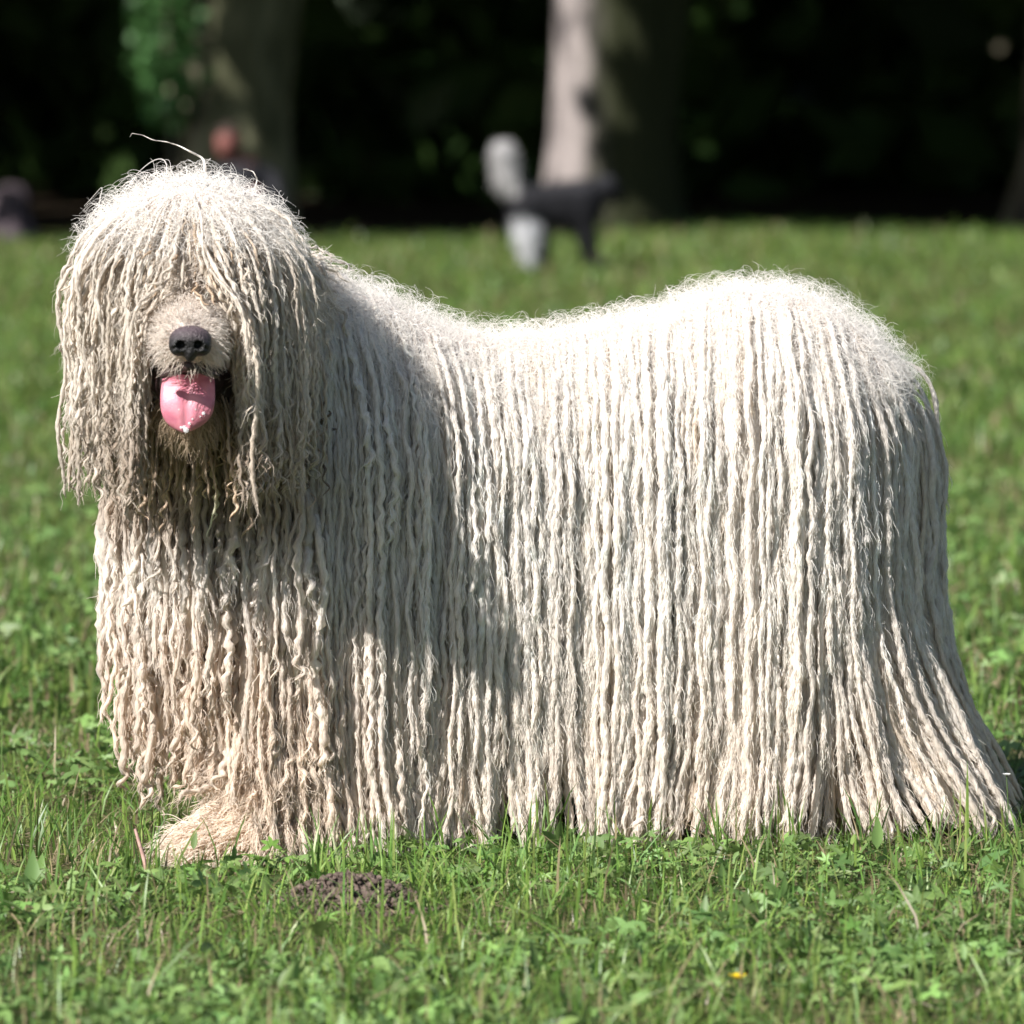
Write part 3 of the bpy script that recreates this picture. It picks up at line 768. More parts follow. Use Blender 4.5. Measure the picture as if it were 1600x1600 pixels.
# strays
for C, R, cc in fibre_src:
    k = min(5000, C.shape[0] * 6)
    i = rng.integers(0, C.shape[0], k); j = rng.integers(2, C.shape[1] - 1, k)
    d = nrm(rng.normal(size=(k, 3)) * A([1, 1, 0.6]) + A([0, -0.5, -0.3]))
    add_f(fibres(C[i, j] + d * R[i, j][:, None] * 0.5, d, rng.uniform(0.006, 0.020, k), 0.3 * np.ones(k), 0.5, 5), rng.uniform(0.0003, 0.0006, k), cc[i, j])
for (C, R, cc), k in ((flank, 70000), (inner, 40000), (should, 45000), (chestc, 40000), (headc, 26000), (tailc, 9000)):
    i = rng.integers(0, C.shape[0], k); j = rng.integers(3, C.shape[1] - 3, k)
    T = nrm(C[i, j + 2] - C[i, j]); o_ = nrm(rng.normal(size=(k, 3)) * A([1, 0.6, 0.2]) + A([0, -0.9, 0]))
    add_f(fibres(C[i, j] + o_ * R[i, j][:, None] * 0.95, T + o_ * 0.10 + rng.normal(size=(k, 3)) * 0.13, rng.uniform(0.010, 0.034, k), 0.07 * np.ones(k), 0.0, 4), rng.uniform(0.0005, 0.0011, k), np.clip(cc[i, j] * rng.uniform(0.92, 1.18, (k, 1)), 0, 0.95))
obj('fuzz', hair_curves('fuzz', fb), wool_f, dog, kind='stuff')
# muzzle and paw fur
fb = []
p = on_surface(lambda q: np.minimum(muzzle_sdf(q), cone_sdf(q, muz0 + A([0, 0, 0.03]), skull + A([0, -0.1, 0.0]), 0.06, 0.05)), A([-0.62, -0.70, 0.6]), A([-0.36, -0.40, 0.86]), 7000)
nc0 = PX(297, 535, -0.655); n_ = grad(muzzle_sdf, p); dn = np.linalg.norm(p - muz1, axis=1)
ok = (n_[:, 2] > -0.75) & (np.linalg.norm((p - nc0) / A([0.027, 0.027, 0.024]), axis=1) > np.where(p[:, 2] > nc0[2] + 0.010, 0.86, 1.0)); p, n_ = p[ok], n_[ok]; n = len(p)
back_d = nrm(p - (muz1 + A([0, -0.02, -0.005])))
d0 = back_d * 0.8 + n_ * 0.5 + rng.normal(size=(n, 3)) * 0.2
cm = np.tile(A([0.74, 0.67, 0.60]), (n, 1)); lowm = smooth(muz1[2] - 0.01, muz1[2] - 0.05, p[:, 2])[:, None]
cm = cm * (1 - lowm) + A([0.58, 0.43, 0.28]) * lowm
add_f(fibres(p, d0, rng.uniform(0.012, 0.030, n), 0.14 * np.ones(n), 0.35), rng.uniform(0.0007, 0.0014, n), cm * rng.uniform(0.85, 1.08, (n, 1)))
p = on_surface(legs_sdf, A([-0.6, -0.45, 0.01]), A([-0.25, -0.1, 0.20]), 5200); n_ = grad(legs_sdf, p); n = len(p)
add_f(fibres(p, n_ * 0.5 + A([-0.55, -0.15, -0.45]) + rng.normal(size=(n, 3)) * 0.2, rng.uniform(0.02, 0.055, n), 0.12 * np.ones(n), 0.3),
      rng.uniform(0.0012, 0.0026, n), A([0.86, 0.75, 0.64]) * rng.uniform(0.88, 1.10, (n, 1)))
p = on_surface(jaw_sdf, A([-0.62, -0.62, 0.5]), A([-0.34, -0.40, 0.74]), 1800); n_ = grad(jaw_sdf, p); ok = n_[:, 2] < 0.5; p, n_ = p[ok], n_[ok]; n = len(p)
add_f(fibres(p, n_ * 0.4 + A([0, 0.15, -0.8]) + rng.normal(size=(n, 3)) * 0.2, rng.uniform(0.015, 0.04, n), 0.14 * np.ones(n), 0.3), rng.uniform(0.0007, 0.0015, n), A([0.50, 0.39, 0.28]) * rng.uniform(0.7, 1.2, (n, 1)))
obj('short_fur', hair_curves('short_fur', fb), wool_f, dog, kind='stuff')
# flyaway locks on the crown
def fly(pts, Y, r):
    P = A([PX(x, y, Y) for x, y in pts]); t = np.linspace(0, 1, len(P)); tt = np.linspace(0, 1, 40)
    C = np.stack([np.interp(tt, t, P[:, k]) for k in range(3)], -1)
    for _ in range(3): C[1:-1] = (C[:-2] + 2 * C[1:-1] + C[2:]) / 4
    C[:, 1] += 0.004 * np.sin(tt * 17)
    return C[None], (r * np.linspace(1.2, 0.25, 40))[None]
fl = Bag()
for pts, Y, r in [([(318, 300), (322, 268), (318, 248), (300, 238), (280, 228), (262, 222)], -0.36, 0.0022),
                  ([(262, 222), (240, 219), (222, 211), (206, 208), (203, 214)], -0.36, 0.0006),
                  ([(372, 302), (398, 296), (402, 280), (396, 268), (380, 264)], -0.34, 0.0014),
                  ([(390, 305), (410, 318), (428, 325), (432, 334), (424, 336)], -0.34, 0.0013),
                  ([(210, 310), (216, 296), (210, 284), (200, 283), (192, 290)], -0.36, 0.0013),
                  ([(262, 300), (252, 285), (244, 276), (234, 273)], -0.36, 0.0012),
                  ([(170, 325), (158, 320), (148, 328), (140, 342)], -0.36, 0.0012),
                  ([(358, 300), (350, 288), (347, 276), (352, 270)], -0.36, 0.0009),
                  ([(1280, 486), (1268, 470), (1262, 460), (1272, 458)], 0.1, 0.0016),
                  ([(1150, 452), (1140, 440), (1128, 430), (1120, 438)], 0.1, 0.0016),
                  ([(1050, 470), (1046, 455), (1040, 445)], 0.1, 0.0016)]:
    Cf, Rf = fly(pts, Y, r); V, q, c = tubes(Cf, Rf, 5, np.tile(WOOL, (1, 40, 1))); fl.add(V - DB, q, c=c)
obj('flyaway_locks', fl.mesh('flyaway_locks'), wool, dog, kind='stuff')

# --- nose, mouth, tongue
nc = PX(297, 535, -0.655)
def nose_sdf(p0):
    p = (p0 - nc) / 0.82 + nc
    d = union([ell_sdf(p, nc + A([0, 0.012, 0.005]), (0.034, 0.026, 0.022)), ell_sdf(p, nc + A([-0.019, 0.004, -0.006]), (0.0155, 0.018, 0.0165)),
               ell_sdf(p, nc + A([0.019, 0.004, -0.006]), (0.0155, 0.018, 0.0165)), ell_sdf(p, nc + A([0, 0.004, -0.016]), (0.010, 0.016, 0.016))], 0.008)
    for sx in (-1, 1):
        d = np.maximum(d, -cone_sdf(p, nc + A([sx * 0.0175, -0.024, -0.006]), nc + A([sx * 0.013, -0.005, -0.003]), 0.0105, 0.006))
        d = np.maximum(d, -cone_sdf(p, nc + A([sx * 0.020, -0.016, -0.008]), nc + A([sx * 0.036, -0.004, -0.012]), 0.0035, 0.002))
    d = np.maximum(d, -cone_sdf(p, nc + A([0, -0.020, -0.003]), nc + A([0, -0.016, -0.03]), 0.0016, 0.0022))
    return d * 0.82
V, q = surface_nets(nose_sdf, nc - A([0.045, 0.035, 0.042]), nc + A([0.045, 0.045, 0.04]), 0.0018)
topn = smooth(-0.002, 0.022, V[:, 2] - nc[2])[:, None] * 0.8
ncol = A([0.011, 0.010, 0.011]) * (1 - topn) + A([0.105, 0.075, 0.085]) * topn
for sx in (-1, 1):
    ncol = np.where((cone_sdf((V - nc) / 0.82 + nc, nc + A([sx * 0.0175, -0.010, -0.006]), nc + A([sx * 0.013, 0.004, -0.003]), 0.0108, 0.0085) < 0.0)[:, None], A([0.003, 0.003, 0.003]), ncol)
nose_m = attr_mat('nose_leather', 0.5, 0.4, 380, 0.003, 330, (0.6, 0.6, 0.6), (1.3, 1.3, 1.3))
nose = obj('nose', mesh_np('nose', V - DB, q, None, ncol), nose_m, dog)
mc = PX(293, 598, -0.503)
def mouth_sdf(p):
    return union([ell_sdf(p, mc, (0.056, 0.055, 0.032)), cone_sdf(p, mc + A([-0.050, 0.0, 0.008]), mc + A([-0.050, 0.01, -0.035]), 0.010, 0.006),
                  cone_sdf(p, mc + A([0.050, 0.0, 0.008]), mc + A([0.050, 0.01, -0.035]), 0.010, 0.006)], 0.012)
V, q = surface_nets(mouth_sdf, mc - 0.085, mc + 0.085, 0.004)
obj('mouth', mesh_np('mouth', V - DB, q), plain_mat('dark_gum', (0.022, 0.012, 0.012), 0.35, 0.5, 60, 0.3, 0.002, 120), dog)
lc = PX(294, 572, -0.635)
def lip_sdf(p):
    return union([cone_sdf(p, lc, lc + A([sx * 0.036, 0.03, -0.014]), 0.006, 0.005) for sx in (-1, 1)], 0.006)
V, q = surface_nets(lip_sdf, lc - 0.06, lc + 0.06, 0.003)
lipcol = np.tile(A([0.06, 0.035, 0.034]), (len(V), 1))
obj('upper_lip', mesh_np('upper_lip', V - DB, q, None, lipcol), attr_mat('lip', 0.5, 0.4, 200, 0.001, 300), dog)
# tongue: a cupped, tapering slab hanging over the lower jaw
nu, nv = 28, 17
tpx = A([(294, 578, -0.50, 32), (294, 582, -0.55, 38), (294, 596, -0.580, 42), (293, 625, -0.592, 43.5), (292, 645, -0.594, 41), (291, 660, -0.592, 33), (290.5, 670, -0.590, 20), (290.5, 675.5, -0.589, 5)])
u = np.linspace(0, 1, nu); tk = np.linspace(0, 1, len(tpx))
tr = np.stack([np.interp(u, tk, tpx[:, k]) for k in range(4)], 1)
for _ in range(2): tr[1:-1] = (tr[:-2] + 2 * tr[1:-1] + tr[2:]) / 4
Vt, ft = [], []
for layer in (0, 1):
    for i in range(nu):
        c0 = PX(tr[i, 0], tr[i, 1], tr[i, 2] + 0.009); hw = tr[i, 3] / 1080 * 0.92
        for j in range(nv):
            s = -1 + 2 * j / (nv - 1)
            groove = 0.0045 * math.exp(-(s / 0.13) ** 2) * (1 - u[i] ** 3)
            edge = -0.0075 * (1 - abs(s) ** 2.4) + 0.004 * s * s
            th = 0.0085 * max(0.0, 1 - abs(s) ** 3) * (1 - 0.5 * u[i] ** 4)
            Vt.append(c0 + A([s * hw, (edge * 0.7 + groove if layer == 0 else edge * 0.7 + groove * 0.3 + th + 0.0015), 0.0025 * math.sin(7 * u[i] + 2 * s) * 0.4]))
Vt = A(Vt); idx = lambda l, i, j: l * nu * nv + i * nv + j
qs = []
for l in (0, 1):
    for i in range(nu - 1):
        for j in range(nv - 1):
            f = [idx(l, i, j), idx(l, i, j + 1), idx(l, i + 1, j + 1), idx(l, i + 1, j)]
            qs.append(f if l == 1 else f[::-1])
for i in range(nu - 1):
    qs.append([idx(0, i, 0), idx(1, i, 0), idx(1, i + 1, 0), idx(0, i + 1, 0)]); qs.append([idx(0, i, nv - 1), idx(0, i + 1, nv - 1), idx(1, i + 1, nv - 1), idx(1, i, nv - 1)])
for j in range(nv - 1): qs.append([idx(0, nu - 1, j), idx(0, nu - 1, j + 1), idx(1, nu - 1, j + 1), idx(1, nu - 1, j)][::-1])
tm, nt, b = mat_new('tongue_skin')
_, r = noise_ramp(nt, 45, 5, (0.46, 0.14, 0.20), (0.66, 0.26, 0.31)); nt.links.new(r, b.inputs['Base Color'])
b.inputs['Roughness'].default_value = 0.38; b.inputs['Subsurface Weight'].default_value = 0.25; b.inputs['Subsurface Radius'].default_value = (0.01, 0.004, 0.003); b.inputs['Subsurface Scale'].default_value = 0.4
f2, _ = noise_ramp(nt, 700, 3, (0, 0, 0), (1, 1, 1)); bump(nt, b, f2, 0.5, 0.0012)
tong = obj('tongue', mesh_np('tongue', Vt - DB, qs), tm, dog)
# saliva drops on the tongue tip
wm, nt, b = mat_new('saliva'); b.inputs['Base Color'].default_value = (0.95, 0.95, 0.95, 1); b.inputs['Roughness'].default_value = 0.08
b.inputs['Transmission Weight'].default_value = 0.55; b.inputs['IOR'].default_value = 1.33
for (px, py, r) in [(291, 672, 0.0042), (288, 668, 0.003), (318, 646, 0.0026), (296, 662, 0.0022), (301, 655, 0.0016), (280, 640, 0.0015), (283, 668, 0.002), (306, 640, 0.0014), (313, 651, 0.0014)]:
    c0 = PX(px, py, -0.5885)
    V, q = surface_nets(lambda p: ell_sdf(p, c0, (r, r * 0.6, r * 1.15)), c0 - r * 2, c0 + r * 2, r / 2.5)
    obj('saliva_drop', mesh_np('saliva_drop', V - DB, q), wm, tong)

# ------------------------------------------------------------------ small grey dog in the distance
gd = GROUND(862, 428); gd = A([gd[0], gd[1], float(gheight(gd[0], gd[1]))])
small = thing('grey_dog', 'small blurred black and grey dog with plumed tail raised, far behind', 'dog', tuple(gd))
def small_sdf(p):
    s = lambda x, y, z: A([x, y, z])
    return union([cone_sdf(p, s(-0.14, 0, 0.375), s(0.20, 0.06, 0.385), 0.125, 0.145), cone_sdf(p, s(0.20, 0.06, 0.40), s(0.33, 0.12, 0.47), 0.10, 0.065),
                  ell_sdf(p, s(0.37, 0.15, 0.49), (0.085, 0.075, 0.075)), cone_sdf(p, s(0.40, 0.17, 0.46), s(0.48, 0.21, 0.42), 0.042, 0.03),
                  cone_sdf(p, s(-0.19, -0.06, 0.34), s(-0.16, -0.07, 0.20), 0.095, 0.085), cone_sdf(p, s(-0.16, -0.07, 0.20), s(-0.15, -0.07, 0.03), 0.08, 0.05),
                  cone_sdf(p, s(-0.15, 0.09, 0.32), s(-0.07, 0.10, 0.17), 0.08, 0.05), cone_sdf(p, s(-0.07, 0.10, 0.17), s(-0.06, 0.10, 0.03), 0.045, 0.035),
                  cone_sdf(p, s(0.20, -0.01, 0.33), s(0.24, -0.02, 0.18), 0.07, 0.045), cone_sdf(p, s(0.24, -0.02, 0.18), s(0.29, -0.02, 0.03), 0.045, 0.038),
                  cone_sdf(p, s(0.22, 0.12, 0.33), s(0.26, 0.13, 0.03), 0.06, 0.035),
                  cone_sdf(p, s(-0.19, 0, 0.40), s(-0.30, 0, 0.56), 0.075, 0.08), cone_sdf(p, s(-0.31, 0, 0.56), s(-0.33, 0, 0.68), 0.08, 0.09)], 0.035) \
        + 0.008 * np.sin(p[:, 0] * 60) * np.sin(p[:, 1] * 70) * np.sin(p[:, 2] * 55)
small.scale = (0.80, 0.92, 0.92)
V, q = surface_nets(small_sdf, (-0.55, -0.3, -0.02), (0.62, 0.35, 0.85), 0.018)
sc_ = np.tile(A([0.02, 0.02, 0.023]), (len(V), 1))
tailm = smooth(-0.20, -0.25, V[:, 0])[:, None] * smooth(0.40, 0.47, V[:, 2])[:, None]
legm = smooth(-0.05, -0.09, V[:, 0])[:, None] * smooth(0.34, 0.27, V[:, 2])[:, None] * smooth(0.03, 0.0, V[:, 1])[:, None]
bk = smooth(0.44, 0.50, V[:, 2])[:, None] * (1 - tailm)
sc_ = sc_ * (1 - bk * 0.7) + A([0.06, 0.06, 0.066]) * bk * 0.7
sc_ = sc_ * (1 - tailm) + A([0.34, 0.33, 0.33]) * tailm; sc_ = sc_ * (1 - legm) + A([0.50, 0.50, 0.52]) * legm
fur2 = attr_mat('grey_fur', 0.85, 0.1, 30, 0.01, 70)
obj('body', mesh_np('small_body', V, q, None, sc_), fur2, small)
fb = Bag()
p = on_surface(small_sdf, A([-0.5, -0.3, 0.02]), A([0.55, 0.3, 0.85]), 5000); n_ = grad(small_sdf, p); n = len(p)
c = np.tile(A([0.014, 0.014, 0.017]), (n, 1)); tm_ = ((p[:, 0] < -0.22) & (p[:, 2] > 0.44))[:, None]; lm_ = ((p[:, 0] < -0.07) & (p[:, 2] < 0.30) & (p[:, 1] < 0.02))[:, None]
c = np.where(tm_, A([0.38, 0.37, 0.37]), c); c = np.where(lm_, A([0.52, 0.52, 0.54]), c)
V, q, cc = ribbons(fibres(p, n_ * 0.6 + A([0, 0, -0.4]) + rng.normal(size=(n, 3)) * 0.2, rng.uniform(0.02, 0.05, n), 0.15 * np.ones(n), 0.3, 4), rng.uniform(0.003, 0.006, n), c)
obj('fur', mesh_np('fur', V, q, None, cc, False), fur2, small, kind='stuff')

# ------------------------------------------------------------------ seated person far behind, mostly hidden by the dog's head
pg = GROUND(378, 398); pg = A([pg[0], pg[1], float(gheight(pg[0], pg[1]))])
per = thing('person', 'blurred person in dark clothes sitting by the mottled trunk, mostly hidden', 'person', tuple(pg))
s3 = lambda x, y, z: A([x, y, z])
def per_body(p):
    return union([cone_sdf(p, s3(0, 0.05, 0.13), s3(0, 0.02, 0.40), 0.15, 0.15), cone_sdf(p, s3(-0.12, 0.02, 0.42), s3(0.12, 0.02, 0.42), 0.075, 0.075),
                  cone_sdf(p, s3(-0.13, 0, 0.11), s3(-0.16, -0.38, 0.30), 0.085, 0.065), cone_sdf(p, s3(-0.16, -0.38, 0.30), s3(-0.14, -0.62, 0.05), 0.06, 0.04),
                  cone_sdf(p, s3(0.13, 0, 0.11), s3(0.16, -0.38, 0.30), 0.085, 0.065), cone_sdf(p, s3(0.16, -0.38, 0.30), s3(0.14, -0.62, 0.05), 0.06, 0.04),
                  cone_sdf(p, s3(-0.14, -0.61, 0.04), s3(-0.15, -0.74, 0.04), 0.04, 0.035), cone_sdf(p, s3(0.14, -0.61, 0.04), s3(0.15, -0.74, 0.04), 0.04, 0.035),
                  cone_sdf(p, s3(-0.19, 0.02, 0.42), s3(-0.24, -0.12, 0.24), 0.05, 0.042), cone_sdf(p, s3(-0.24, -0.12, 0.24), s3(-0.10, -0.32, 0.33), 0.04, 0.03),
                  cone_sdf(p, s3(0.19, 0.02, 0.42), s3(0.24, -0.12, 0.24), 0.05, 0.042), cone_sdf(p, s3(0.24, -0.12, 0.24), s3(0.10, -0.32, 0.33), 0.04, 0.03),
                  cone_sdf(p, s3(0, 0.02, 0.45), s3(-0.06, -0.03, 0.55), 0.055, 0.05), ell_sdf(p, s3(-0.08, -0.06, 0.63), (0.075, 0.09, 0.105)),
                  ell_sdf(p, s3(-0.085, -0.15, 0.62), (0.014, 0.02, 0.02))]
                 + [cone_sdf(p, s3(sx * 0.10, -0.32, 0.33), s3(sx * (0.03 + 0.012 * k), -0.36 - 0.006 * k, 0.35 - 0.02 * k), 0.02, 0.009) for sx in (-1, 1) for k in range(5)], 0.02)
V, q = surface_nets(per_body, (-0.36, -0.85, -0.03), (0.36, 0.3, 0.8), 0.016)
pc = np.tile(A([0.018, 0.018, 0.022]), (len(V), 1))
skin = ((V[:, 2] > 0.515) | ((np.abs(V[:, 0]) < 0.115) & (V[:, 1] < -0.29) & (V[:, 2] > 0.26) & (V[:, 1] > -0.42)))
pc[skin] = (0.19, 0.075, 0.065)
obj('body', mesh_np('person_body', V, q, None, pc), attr_mat('cloth_and_skin', 0.75, 0.2, 25, 0.003, 80), per)
V, q = surface_nets(lambda p: np.maximum(ell_sdf(p, s3(-0.075, -0.045, 0.65), (0.087, 0.098, 0.105)), -(p[:, 2] - 0.66 + 0.6 * np.minimum(p[:, 1] + 0.06, 0) * 0 - 0.4 * np.clip(-(p[:, 1] + 0.06), -0.2, 0.2))), (-0.2, -0.2, 0.45), (0.1, 0.1, 0.8), 0.012)
obj('hair', mesh_np('hair', V, q), plain_mat('dark_hair', (0.03, 0.02, 0.015), 0.6, 0.3, 40, 0.3, 0.006, 90), per)

# dim stump at the left edge, in the shade of the wood
sg = GROUND(12, 384); sz = float(gheight(sg[0], sg[1]))
V, q = surface_nets(lambda p: cone_sdf(p, s3(0, 0, 0), s3(0.02, 0, 0.27), 0.17, 0.11) + 0.012 * np.sin(7 * np.arctan2(p[:, 1], p[:, 0])) + np.maximum(0, p[:, 2] - 0.31) * 0.8 - 0.05 * np.exp(-np.maximum(p[:, 2], 0) / 0.06), (-0.35, -0.35, -0.06), (0.35, 0.35, 0.45), 0.022)
o = obj('tree_stump', mesh_np('tree_stump', V, q), plain_mat('stump_wood', (0.07, 0.055, 0.062), 0.9, 0.1, 8, 0.4, 0.02, 25), label='dim mauve grey stump at the left edge below the wood', cat='stump')
o.location = (sg[0], sg[1], sz)

# ------------------------------------------------------------------ molehill
mh = GROUND(548, 1418)
mo = thing('molehill', 'small heap of crumbly brown soil in the grass before the dog', 'molehill', (mh[0], mh[1], 0))
soil = plain_mat('crumbly_soil', (0.12, 0.09, 0.075), 0.95, 0.1, 120, 0.45, 0.006, 180)
nu, nv = 40, 24
a = np.linspace(0, 2 * math.pi, nu, endpoint=False); rr = np.linspace(0, 1, nv)
AA, RR = np.meshgrid(a, rr, indexing='ij')
hh = 0.042 * np.clip(1 - RR ** 2, 0, 1) ** 1.2 + 0.006 * rng.normal(size=AA.shape) * (1 - RR ** 4) - 0.004
hh[:, 0] = 0.04
V = np.stack([0.105 * RR * np.cos(AA) * (1 + 0.15 * np.sin(3 * AA)), 0.07 * RR * np.sin(AA) * (1 + 0.12 * np.cos(2 * AA)), hh], -1).reshape(-1, 3)
i, j = np.meshgrid(np.arange(nu), np.arange(nv - 1), indexing='ij'); i2 = (i + 1) % nu
q = np.stack([i * nv + j, i2 * nv + j, i2 * nv + j + 1, i * nv + j + 1], -1).reshape(-1, 4)
V = V[:, :]; obj('mound', mesh_np('mound', V, q[:, ::-1]), soil, mo)
cl = Bag(); ico = A([(0, 0, 1), (0.89, 0, 0.45), (0.28, 0.85, 0.45), (-0.72, 0.53, 0.45), (-0.72, -0.53, 0.45), (0.28, -0.85, 0.45), (0.72, 0.53, -0.45), (-0.28, 0.85, -0.45), (-0.89, 0, -0.45), (-0.28, -0.85, -0.45), (0.72, -0.53, -0.45), (0, 0, -1)])
icf = A([(0, 1, 2), (0, 2, 3), (0, 3, 4), (0, 4, 5), (0, 5, 1), (1, 6, 2), (2, 7, 3), (3, 8, 4), (4, 9, 5), (5, 10, 1), (6, 7, 2), (7, 8, 3), (8, 9, 4), (9, 10, 5), (10, 6, 1), (11, 7, 6), (11, 8, 7), (11, 9, 8), (11, 10, 9), (11, 6, 10)])
for k in range(620):
    r_, a_ = 0.125 * math.sqrt(rng.uniform()), rng.uniform(0, 6.28)
    z = 0.042 * max(0, 1 - (r_ / 0.105) ** 2)
    cl.add(ico * rng.uniform(0.7, 1.3, (12, 3)) * rng.uniform(0.35, 1) ** 2 * 0.0062 * A([1.2, 1, 0.8]) + A([r_ * math.cos(a_), r_ * 0.68 * math.sin(a_), z + 0.002]), t=icf)
obj('soil_crumbs', cl.mesh('soil_crumbs', smooth_shade=False), soil, mo, kind='stuff')

# ------------------------------------------------------------------ grass and low weeds
GC = A([(0.155, 0.265, 0.05), (0.115, 0.22, 0.042), (0.19, 0.295, 0.06), (0.14, 0.235, 0.065), (0.23, 0.295, 0.08), (0.09, 0.185, 0.038)])
DRY = A([0.30, 0.24, 0.14])
def patch(x, y):
    return np.sin(x * 5.1 + 1.3 * np.sin(y * 3.7)) * np.sin(y * 4.3 + 1.1 * np.sin(x * 2.9 + 2))
def blades(x, y, h, w, dry=0.08, lean=0.85, base=None, gain=1.0):
    n = len(x); z = gheight(x, y)
    a = rng.uniform(0, 6.28, n); ln = np.abs(rng.normal(0, lean, n)); f = a + rng.normal(0, 0.6, n) + 1.57
    d = np.stack([np.cos(a), np.sin(a)], 1); s = np.stack([np.cos(f), np.sin(f)], 1)
    prof = [(0.0, 1.0), (0.4, 0.95), (0.75, 0.65), (1.0, 0.0)]
    V = []
    for t, wd in prof:
        off = d * (h * ln * t ** 1.8)[:, None]; zz = z - 0.006 + h * t * (1 - 0.22 * np.clip(ln, 0, 1.5) * t)
        c = np.stack([x + off[:, 0], y + off[:, 1], np.maximum(zz, z - 0.006)], 1)
        if wd > 0:
            so = np.concatenate([s * (w * wd / 2)[:, None], np.zeros((n, 1))], 1); V += [c - so, c + so]
        else: V.append(c)
    V = np.stack(V, 1)
    b = np.arange(n)[:, None] * 7
    q = np.concatenate([b + [[0, 1, 3, 2]], b + [[2, 3, 5, 4]]]); t3 = b + [[4, 5, 6]]
    pv = patch(x, y)[:, None]
    c = (GC[rng.integers(0, len(GC), n)] if base is None else np.tile(base, (n, 1))) * rng.uniform(0.75, 1.2, (n, 1)) * (0.92 + 0.14 * pv) * gain
    dr = rng.uniform(size=n) < dry * (1.2 - pv[:, 0]); c[dr] = DRY * rng.uniform(0.6, 1.2, (dr.sum(), 1))
    return V.reshape(-1, 3), q, t3, np.repeat(c, 7, 0)
LOBES = {}
def lobed(nl, depth, seg=5):
    pts = [(0, 0)]
    m = nl * seg
    for i in range(m + 1):
        a = -2.3 + 4.6 * i / m; r = 1 - depth * (0.5 + 0.5 * math.cos(2 * math.pi * nl * i / m)); pts.append((r * math.sin(a), r * math.cos(a)))
    return A(pts), A([(0, i, i + 1) for i in range(1, m + 1)])
def weeds(x, y, size, shape, hmin, hmax, bright=1.0):
    """lobed leaf blades on short stalks"""
    P2, F = shape; n = len(x); m = len(P2); z = gheight(x, y)
    yaw = rng.uniform(0, 6.28, n); tilt = rng.normal(0, 0.8, n) + 0.1; roll = rng.normal(0, 0.35, n)
    L = P2[None] * size[:, None, None]
    X, Y = L[..., 0], L[..., 1]; Z = -0.5 * (X ** 2 + Y ** 2) / size[:, None] * 0.5 + X * np.sin(roll)[:, None]
    Y2 = Y * np.cos(tilt)[:, None] - Z * np.sin(tilt)[:, None]; Z2 = Y * np.sin(tilt)[:, None] + Z * np.cos(tilt)[:, None]
    cx, sx = np.cos(yaw)[:, None], np.sin(yaw)[:, None]
    h = rng.uniform(hmin, hmax, n)
    V = np.stack([x[:, None] + cx * X - sx * Y2, y[:, None] + sx * X + cx * Y2, np.maximum((z + h)[:, None] + Z2, z[:, None] + 0.001)], -1)
    f = (np.arange(n)[:, None, None] * m + F[None]).reshape(-1, 3)
    c = A([0.165, 0.265, 0.08]) * rng.uniform(0.55, 1.3, (n, 1)) * (1 + rng.normal(0, 0.06, (n, 3))) * bright
    return V.reshape(-1, 3), f, np.repeat(c, m, 0)
def in_view_x(y, m): return 0.0926 * (CAM_D + y) + m
def scatter(n, y0, y1, margin, pw=1.0):
    y = y0 + (y1 - y0) * rng.uniform(size=n) ** pw
    return rng.uniform(-1, 1, n) * in_view_x(y, margin), y
g = Bag()
x, y = scatter(34000, -2.3, 1.3, 0.45)
keep = ((x - mh[0]) / 0.10) ** 2 + ((y - mh[1]) / 0.065) ** 2 > rng.uniform(0.7, 1.2, len(x)); x, y = x[keep], y[keep]
hgt = rng.gamma(2.6, 0.0125, len(x)) + 0.010 + 0.018 * np.clip(patch(x * 0.8, y * 0.8), 0, 1)
pawz = (x > PX(230, 0, -0.4)[0]) & (x < PX(500, 0, -0.4)[0]) & (y > -0.60) & (y < -0.2); hgt[pawz] *= 0.6
under = (np.abs(x - 0.05) < 0.55) & (y > -0.14) & (y < 0.25); hgt[under] *= 0.45
V, q, t3, c = blades(x, y, hgt, rng.uniform(0.0018, 0.0042, len(x)), 0.12, gain=1.15); g.add(V, q, t3, c)
x, y = scatter(26000, 1.3, 8.0, 0.5, 1.2)
V, q, t3, c = blades(x, y, rng.gamma(4, 0.011, len(x)) + 0.015, rng.uniform(0.004, 0.009, len(x)), 0.10, gain=0.9); g.add(V, q, t3, c)
x, y = scatter(42000, 8.0, 31.0, 1.2, 1.15)
keep = y < 27.2 + 2.8 * smooth(-2.5, 2.5, x) + 0.5 * np.sin(x * 2.7) + rng.normal(0, 0.8, len(x)); x, y = x[keep], y[keep]
V, q, t3, c = blades(x, y, rng.gamma(4, 0.010, len(x)) + 0.02, rng.uniform(0.010, 0.018, len(x)), 0.06, 1.1, gain=0.86); g.add(V, q, t3, c)
# the meadow goes on to both sides of the view
def scatter_sides(n, y0, y1, m0, m1):
    y = rng.uniform(y0, y1, n); a = in_view_x(y, m0)
    return rng.choice([-1, 1], n) * (a + (m1 - m0) * rng.uniform(size=n) ** 1.4), y
x, y = scatter_sides(14000, -2.3, 3.0, 0.40, 1.9)
V, q, t3, c = blades(x, y, rng.gamma(3, 0.013, len(x)) + 0.012, rng.uniform(0.004, 0.009, len(x)), 0.12); g.add(V, q, t3, c)
x, y = scatter_sides(26000, 2.5, 29.0, 0.45, 8.0)
V, q, t3, c = blades(x, y, rng.gamma(4, 0.014, len(x)) + 0.02, rng.uniform(0.018, 0.04, len(x)), 0.08, gain=0.86); g.add(V, q, t3, c)
